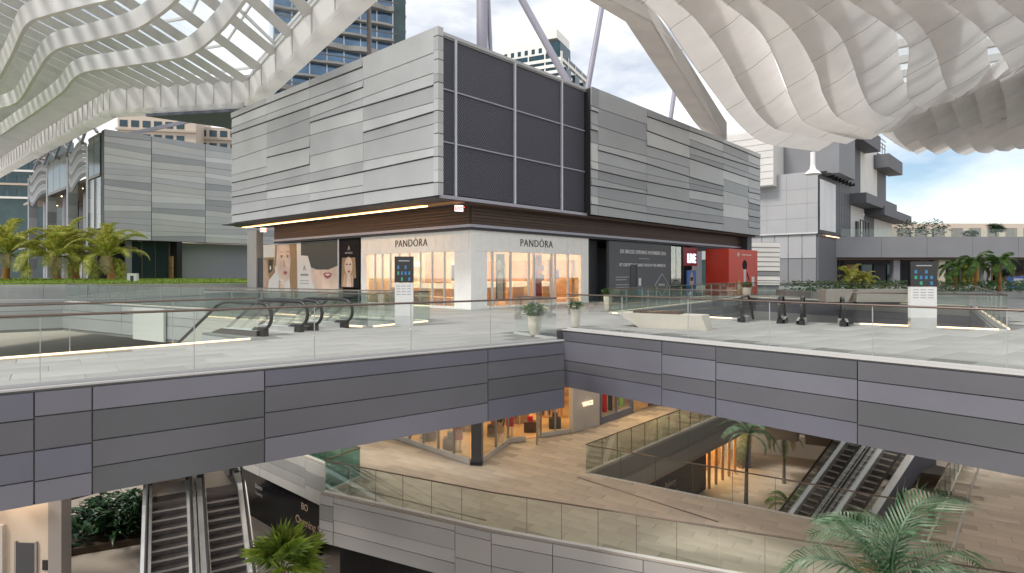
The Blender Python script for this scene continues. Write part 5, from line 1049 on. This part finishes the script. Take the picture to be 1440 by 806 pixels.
def mannequin(label, p, top, skirt, rz, seed):
    t = thing('mannequin', label, 'mannequin', (p[0],p[1],Z1+.17), rz, 'shop window mannequins')
    MB().lathe([(0,0),(.18,0),(.18,.02),(0,.02)],14).build('base','steel_dark',t)
    MB().tube([(-.09,0,.02),(-.10,0,.45),(-.09,0,.85)],[.04,.055,.08],8).build('leg','skin_pale',t); MB().tube([(.09,.05,.02),(.10,.02,.45),(.09,0,.85)],[.04,.055,.08],8).build('leg','skin_pale',t)
    MB().lathe([(.20,.55),(.17,.85),(.12,1.05)],14).build('skirt',skirt,t); MB().lathe([(.12,1.02),(.16,1.2),(.19,1.36),(.10,1.44),(.05,1.47),(.05,1.54)],14).build('torso',top,t)
    MB().lathe([(.0,1.53),(.06,1.55),(.09,1.64),(.085,1.72),(.05,1.78),(0,1.79)],12).build('head','skin_pale',t)
    for s in (-1,1): MB().tube([(s*.18,0,1.38),(s*.25,-.03,1.12),(s*.22,-.12,.88)],[.045,.038,.028],7).build('arm',top,t)
    return t
mannequin('mannequin in a red dress beside the dark corner pillar', (-2.35,26.3), 'cloth_red','cloth_red',.4,1)
mannequin('mannequin in dark coat just right of the corner pillar', (-.55,27.4), 'cloth_dark','cloth_tan',-.5,2)
mannequin('mannequin in long red trousers by the shop entrance', (-.1,28.6), 'cloth_red','cloth_red',-.3,3)
mannequin('mannequin in tan coat in the far window of the clothing shop', (-4.2,28.5), 'cloth_tan','cloth_dark',.5,4)
sw = thing('stone_shopfront', 'pale patterned stone shop wall with small lit lettering', 'shop')
a, b = Vector((2.95,30.05)), Vector((4.5,31.6)); MB().bar((*a,(Z1+ZC)/2+.01),(*b,(Z1+ZC)/2+.01),.25,ZC-Z1-.03).build('wall','stone_pale',sw)
lt = lettering('VINCE', .30, 'sign_pale_lit', sw, (3.86,30.62,-4.95), (R(90),0,math.atan2(1.55,1.55)), .05, .01)
settle(sw)
ds = thing('dark_framed_shop', 'dark blue framed shop window with warm display beside the stone wall', 'shop')
pts = [Vector((4.6,31.7)),Vector((6.8,34.3)),Vector((8.0,35.6)),Vector((10.5,38.2))]
for i,(a,b) in enumerate(zip(pts,pts[1:])):
    if i == 0:
        for k in range(3): q = a+(b-a)*k/2; MB().bar((*q,Z1+.02),(*q,ZC),.22 if k != 1 else .1,.22,(0,1,0)).build('frame_post','slate_blue',ds)
        MB().bar((*a,Z1+.2),(*b,Z1+.2),.2,.36).build('sill','slate_blue',ds); MB().bar((*(a+Vector((-.5,.8))),-4),(*(b+Vector((-.5,.8))),-4),.1,4).build('display_back','interior_cream',ds)
        for k in range(5): q = a+(b-a)*(.15+.17*k)+Vector((-.25,.35)); MB().box(q.x-.12,q.x+.12,q.y-.12,q.y+.12,Z1+.4,Z1+1.2+.35*(k%3)).build('display_item',['poster_olive','cloth_red','teal_glass','store_warm','green_print'][k],ds)
    else: MB().bar((*a,-4),(*b,-4),.1,4.2).build('wall','store_warm' if i == 1 else 'dark_wood',ds)
MB().box(5.0,6.6,33.2,34.6,ZC-.3,ZC-.25).build('ceiling_lamp','lamp_shop',ds); q = pts[1]; MB().bar((q.x+.9,q.y-.2,ZC-.06),(q.x+2.0,q.y+.9,ZC-.06),.8,.05).build('ceiling_lamp','lamp_shop',ds)
settle(ds)
# ------------------------------------------------------------------ ground level: hoardings, pillars, planters, far wall
h1 = thing('black_hoarding', 'glossy black hoarding with gold opening lettering under the terrace notch', 'hoarding')
W0 = Vector((-8.5,26.0)) - Vector((-.745,.667))*.5; W1 = W0 + Vector((-.745,.667))*8.6
wd_ = Vector((-.745,.667)); wn = Vector((-.667,-.745))
MB().bar((*W0,(ZG+Z1-1.75)/2),(*W1,(ZG+Z1-1.75)/2),.15,Z1-1.75-ZG-.02).build('panel','black_gloss',h1); MB().bar((*W1,ZG),(*W1,Z1-1.75),.3,.3,(0,1,0)).build('end_post','steel_dark',h1)
aw = math.atan2(-wd_.y,-wd_.x)
def onw(s, z, d=.085): q = W0 + wd_*s + wn*d; return (q.x,q.y,z)
lettering('BO', .42, 'text_gold', h1, onw(1.25,-8.65), (R(90),0,aw), .01, .004); lettering('Opening S', .5, 'text_gold', h1, onw(1.0,-9.35), (R(90),0,aw), .01, .004)
lettering('Bistro', .3, 'text_grey', h1, onw(5.6,-8.75), (R(90),0,aw), .01); lettering('Opening', .2, 'text_grey', h1, onw(5.6,-9.05), (R(90),0,aw), .01); settle(h1)
h2 = thing('dark_ground_wall', 'low dark shop wall below the front terrace edge panels', 'wall'); a, b = T0+Vector((.5,1.0)), T1+Vector((.3,1.3)); MB().bar((*a,-9.1),(*b,-9.1),.2,2.3).build('panel','black_gloss',h2); c_ = T2+Vector((.2,1.3)); MB().bar((*b,-9.1),(*c_,-9.1),.2,2.3).build('panel','black_gloss',h2); settle(h2)
h3 = thing('black_opening_wall', 'black hoarding with faint opening lettering behind the slender palm', 'hoarding')
a = Q0 + qd*1.2 + Vector((-.55,.5)); b = Q0 + qd*12.4 + Vector((-.55,.5)); MB().bar((*a,(ZG+Z1-1.5)/2),(*b,(ZG+Z1-1.5)/2),.2,Z1-1.5-ZG-.02).build('panel','charcoal',h3); nn = Vector((qd.y,-qd.x)); q = a.lerp(b,.62)+nn*.11
lettering('Bakery', .42, 'text_grey', h3, (q.x,q.y,-9.0), (R(90),0,math.atan2(qd.y,qd.x)), .01); lettering('Opening Soon', .30, 'text_grey', h3, (q.x,q.y,-9.5), (R(90),0,math.atan2(qd.y,qd.x)), .01); settle(h3)
ls = thing('lit_shopfront', 'glowing amber shopfront at ground level next to the black hoarding', 'shop')
a = Q0 + qd*12.6 + Vector((-.4,.4)); b = a + qd*4.6
for k in range(6): q = a.lerp(b,k/5); MB().bar((*q,ZG),(*q,Z1-1.6),.14,.14,(0,1,0)).build('mullion','soffit_wood',ls)
MB().bar((*(a+Vector((-1,1))),-9),(*(b+Vector((-1,1))),-9),.1,2.6).build('back_wall','store_warm',ls); q = a.lerp(b,.5)+Vector((-.4,.4)); MB().bar((*(a+Vector((-.4,.4))),Z1-1.75),(*(b+Vector((-.4,.4))),Z1-1.75),.5,.06).build('ceiling_lamp','lamp_shop',ls); MB().bar((*(b+qd*.4),ZG),(*(b+qd*.4),Z1-1.6),.7,.7,(0,1,0)).build('end_pier','slate_blue',ls); settle(ls)
fw = thing('far_ground_wall', 'bright white hoarding with slate stripes across the ground level opening', 'wall')
a, b = Vector((13.5,42)), Vector((36,31))
for z0,z1,m_ in ((ZG+.02,-8.95,'hoard_white'),(-8.94,-8.6,'beam_taupe'),(-8.59,-7.8,'slate_blue')):
    for k in range(6): p,q = a.lerp(b,k/6+.001),a.lerp(b,(k+1)/6-.001); MB().bar((*p,(z0+z1)/2),(*q,(z0+z1)/2),.2,z1-z0).build('panel',m_,fw)
settle(fw)
MB().prism([Q1+Vector((-2,2)),Q3+Vector((3,0)),Q3+qd*9,Q1+qd*9], Z1-1.78, Z1-1.705).build('terrace_soffit','dark_wood').__setitem__('kind','structure')
for (x, y) in [(13+3*i, 41.5-1.9*i+2.4*j) for i in range(5) for j in range(2)] + [(5,21.3),(7.2,19.8),(9.4,18.3),(14.3,18.4),(16.4,20.7),(18.5,23.0),(20.6,25.4)] + [(-10,20),(-8.5,22.5),(-11.5,25.5)]:  # unseen lights added to brighten the ground floor and lower left escalators
    if x > 0 and any(inside((x+a_,y-a_*.5),[Q0,Q2,Q3,Q1]) for a_ in (-1.6,0,1.6)): continue
    MB().bar((x-.9,y+.5,Z1-1.73),(x+.9,y-.5,Z1-1.73),.25,.04).build('soffit_light_or_fill','fill_ground',terrace) if x > 0 else MB().bar((x-.9,y+.5,-FD-.03),(x+.9,y-.5,-FD-.03),.3,.05).build('soffit_light_or_fill','fill_terrace',up)
for px,py in ((1087,595),(1168,614)): 
    p = P(px,py,Z1-1.8); t = thing('ceiling_downlight', 'round glowing downlight in the brown soffit '+('beside the slender palm crown' if px < 1100 else 'above the lower escalators'), 'lamp', (p.x,p.y,Z1-1.86), 0, 'soffit downlights'); MB().lathe([(0,0),(.16,0),(.18,.03),(.18,.07)],14).build('lens','downlight',t); MB().lathe([(.19,.0),(.24,.01),(.24,.07)],14).build('ring','steel',t)
bpil = thing('beige_pillar', 'beige pillar with teal sign under the right escalator', 'column', (17.6,25.9,ZG), R(35)); MB().box(-.45,.45,-.45,.45,0,2.6).build('shaft','beige',bpil); MB().box(.0,.4,-.5,-.452,1.3,2.3).build('sign','teal_glass',bpil); MB().box(-.5,.5,-.5,.5,0,.15).build('base','beam_taupe',bpil)
# bottom left corner room
bw = thing('beige_service_wall', 'beige service wall with a dark door and small panel below the bridge', 'wall', (-16.1,21.6,ZG), R(-4))
MB().box(-7,-.55,.0,.3,0,4.6).build('wall','beige',bw); MB().box(-.5,.0,-.1,.35,0,4.6).build('corner_column','beam_taupe',bw); MB().box(-1.75,-1.05,-.06,-.002,0,2.35).build('door','charcoal',bw); MB().box(-1.83,-1.755,-.07,-.003,0,2.42).build('door_frame','beam_taupe',bw); MB().box(-1.045,-.97,-.07,-.003,0,2.42).build('door_frame','beam_taupe',bw); MB().box(-.78,-.6,-.04,-.002,1.4,1.75).build('wall_panel','black',bw); MB().box(-2.7,-2.2,-.15,-.002,0,3.0).build('pilaster','stone_pale',bw)
MB().box(-6.8,-2.9,-.05,-.002,.3,1.2).build('vent_grille','steel_dark',bw)
for k in range(3): MB().box(-6+k*2,-4.8+k*2,-.8,-.5,4.35,4.42).build('soffit_light_or_fill','lamp_warm',bw)
pb = thing('leafy_planter', 'dense dark broadleaf planting in a low bed beside the left escalator', 'planter', (-17.2,26.6,ZG))
MB().prism([(-2.6,-1.5),(2.3,1.0),(.6,4.0),(-3.4,3.0)],-.02,.3).build('bed','soil',pb)
lm = []
for v_ in range(4):
    mb = MB(); L = .62; n_ = 5
    A_ = [(L*k/n_, .12*math.sin(math.pi*min(.97,k/n_+.06)), .25*math.sin(k/n_*2.2)-.0*k-.10*(k/n_)**2*v_) for k in range(n_+1)]; C_ = [(x,0,z-.03) for x,y,z in A_]; B_ = [(x,-y,z) for x,y,z in A_]
    mb.ruled(A_,C_,0); mb.ruled(C_,B_,0); lm.append(mb.mesh('leaf'))
rnd = random.Random(3)
for k in range(290):
    o = link('leaf', lm[k%4], 'leaf_dark', pb); u, v_ = rnd.random(), rnd.random(); x = -2.4+4.4*u; y = -1.3+2.4*u*.9+2.6*v_
    o.location = (x,y,.3+rnd.uniform(0,1.5)*(.45+.55*v_)); o.rotation_euler = (rnd.uniform(-.5,.5),rnd.uniform(-.6,.5),rnd.uniform(0,6.28)); s = rnd.uniform(.8,1.35); o.scale = (s,s,s)
tag(leaf_cloud(2600,(-.4,1.3,1.0),(2.6,1.5,.85),.36,8,.4).build('undergrowth','leaf_dark',pb), kind='stuff')
for k in range(5): MB().tube([(1.4+.1*k,2.2,.3),(1.45+.13*k,2.2,2.9)],.03,6).build('cane','trunk',pb)
fwl = thing('pale_back_wall', 'sunlit pale wall behind the dark leafy planter', 'wall'); MB().bar((-26,33.5,-8.6),(-13.2,37.2,-8.6),.3,3.4).build('wall','hoard_white',fwl); MB().bar((-26,33.3,-7.05),(-13.2,37.0,-7.05),.35,.5).build('coping','stone_pale',fwl); settle(fwl)
# ------------------------------------------------------------------ lower palms
p = Vector((11.9,30.6,ZG)); palm('slender_palm','slender dark trunk palm rising through the terrace opening', p, 3.9, 1.75, .42, 13, 'frond_teal','trunk_grey',.09,(.1,0),None,51,1.05,.8,24,.05,70,-30)
p = Vector((13.3,28.6,ZG)); palm('low_palm','low bushy palm at the foot of the right lower escalators', p, .9, 1.5, .40, 13, 'frond_green','trunk_grey',.12,(0,0),None,52,.9,.9,20,.05,75,-10)
p = Vector((15.6,34.5,ZG)); palm('far_palm','small palm beyond the lower escalators near the bright hoarding', p, 2.6, 1.2, .35, 10, 'frond_teal','trunk_grey',.08,(0,0),None,53,.95,.9,18,.05,70,-20)
palm('areca_palm','large feathery palm whose fronds rise in front of the terrace railing', Vector((7.7,12.2,ZG)), 5.3, 2.55, .95, 13, 'frond_teal','trunk_grey',.11,(.05,0),None,58,.95,1.05,27,.042,92,5)
# fan palm
def fan_palm(label, base, h, seed):
    t = thing('fan_palm', label, 'palm', base); rnd = random.Random(seed); MB().tube([(0,0,-.05),(.05,0,h*.5),(0,0,h)],[.13,.1,.09],9).build('trunk','trunk',t); ms = []
    for v_ in range(3):
        mb = MB(); L = .72; n_ = 22; mb.tube([(0,0,0),(.35,0,.06),(.62,0,.05)],.012,5); c = Vector((.6,0,.05))
        for k in range(n_):
            a = R(-115+230*k/(n_-1)); d = Vector((math.cos(a),math.sin(a),0)); s = Vector((-d.y,d.x,0)); ln = L*(.75+.25*math.cos(a*.8))*rnd.uniform(.92,1.05); z = .10*math.cos(a)
            mb.add([c, c+d*ln*.5+s*.035+Vector((0,0,z+.015)), c+d*ln*.5-s*.035+Vector((0,0,z-.0)), c+d*ln+Vector((0,0,z-.12-rnd.uniform(0,.1)))],[(0,1,3),(0,3,2)])
        ms.append(mb.mesh('fan_leaf'))
    for k in range(19):
        o = link('fan_leaf', ms[k%3], 'fan_green', t); a = 2.4*k+rnd.uniform(-.2,.2); el = R(82-115*(k/19)+rnd.uniform(-8,8)); o.location = (0,0,h); o.rotation_euler = (rnd.uniform(-.3,.3),-el,a); s = rnd.uniform(.8,1.1); o.scale = (s,s,s)
    return t
fan_palm('bright fan palm with spiky round leaves in front of the black hoarding', Vector((-6.0,15.7,ZG)), 4.3, 6)
p = P(455,800,-9.2)
rl = balustrade('low glass railing on the ground near the fan palm', [(-6.6,20.2),(-3.2,18.3)], ZG, 1.2, 'glass_green', h=1.1)
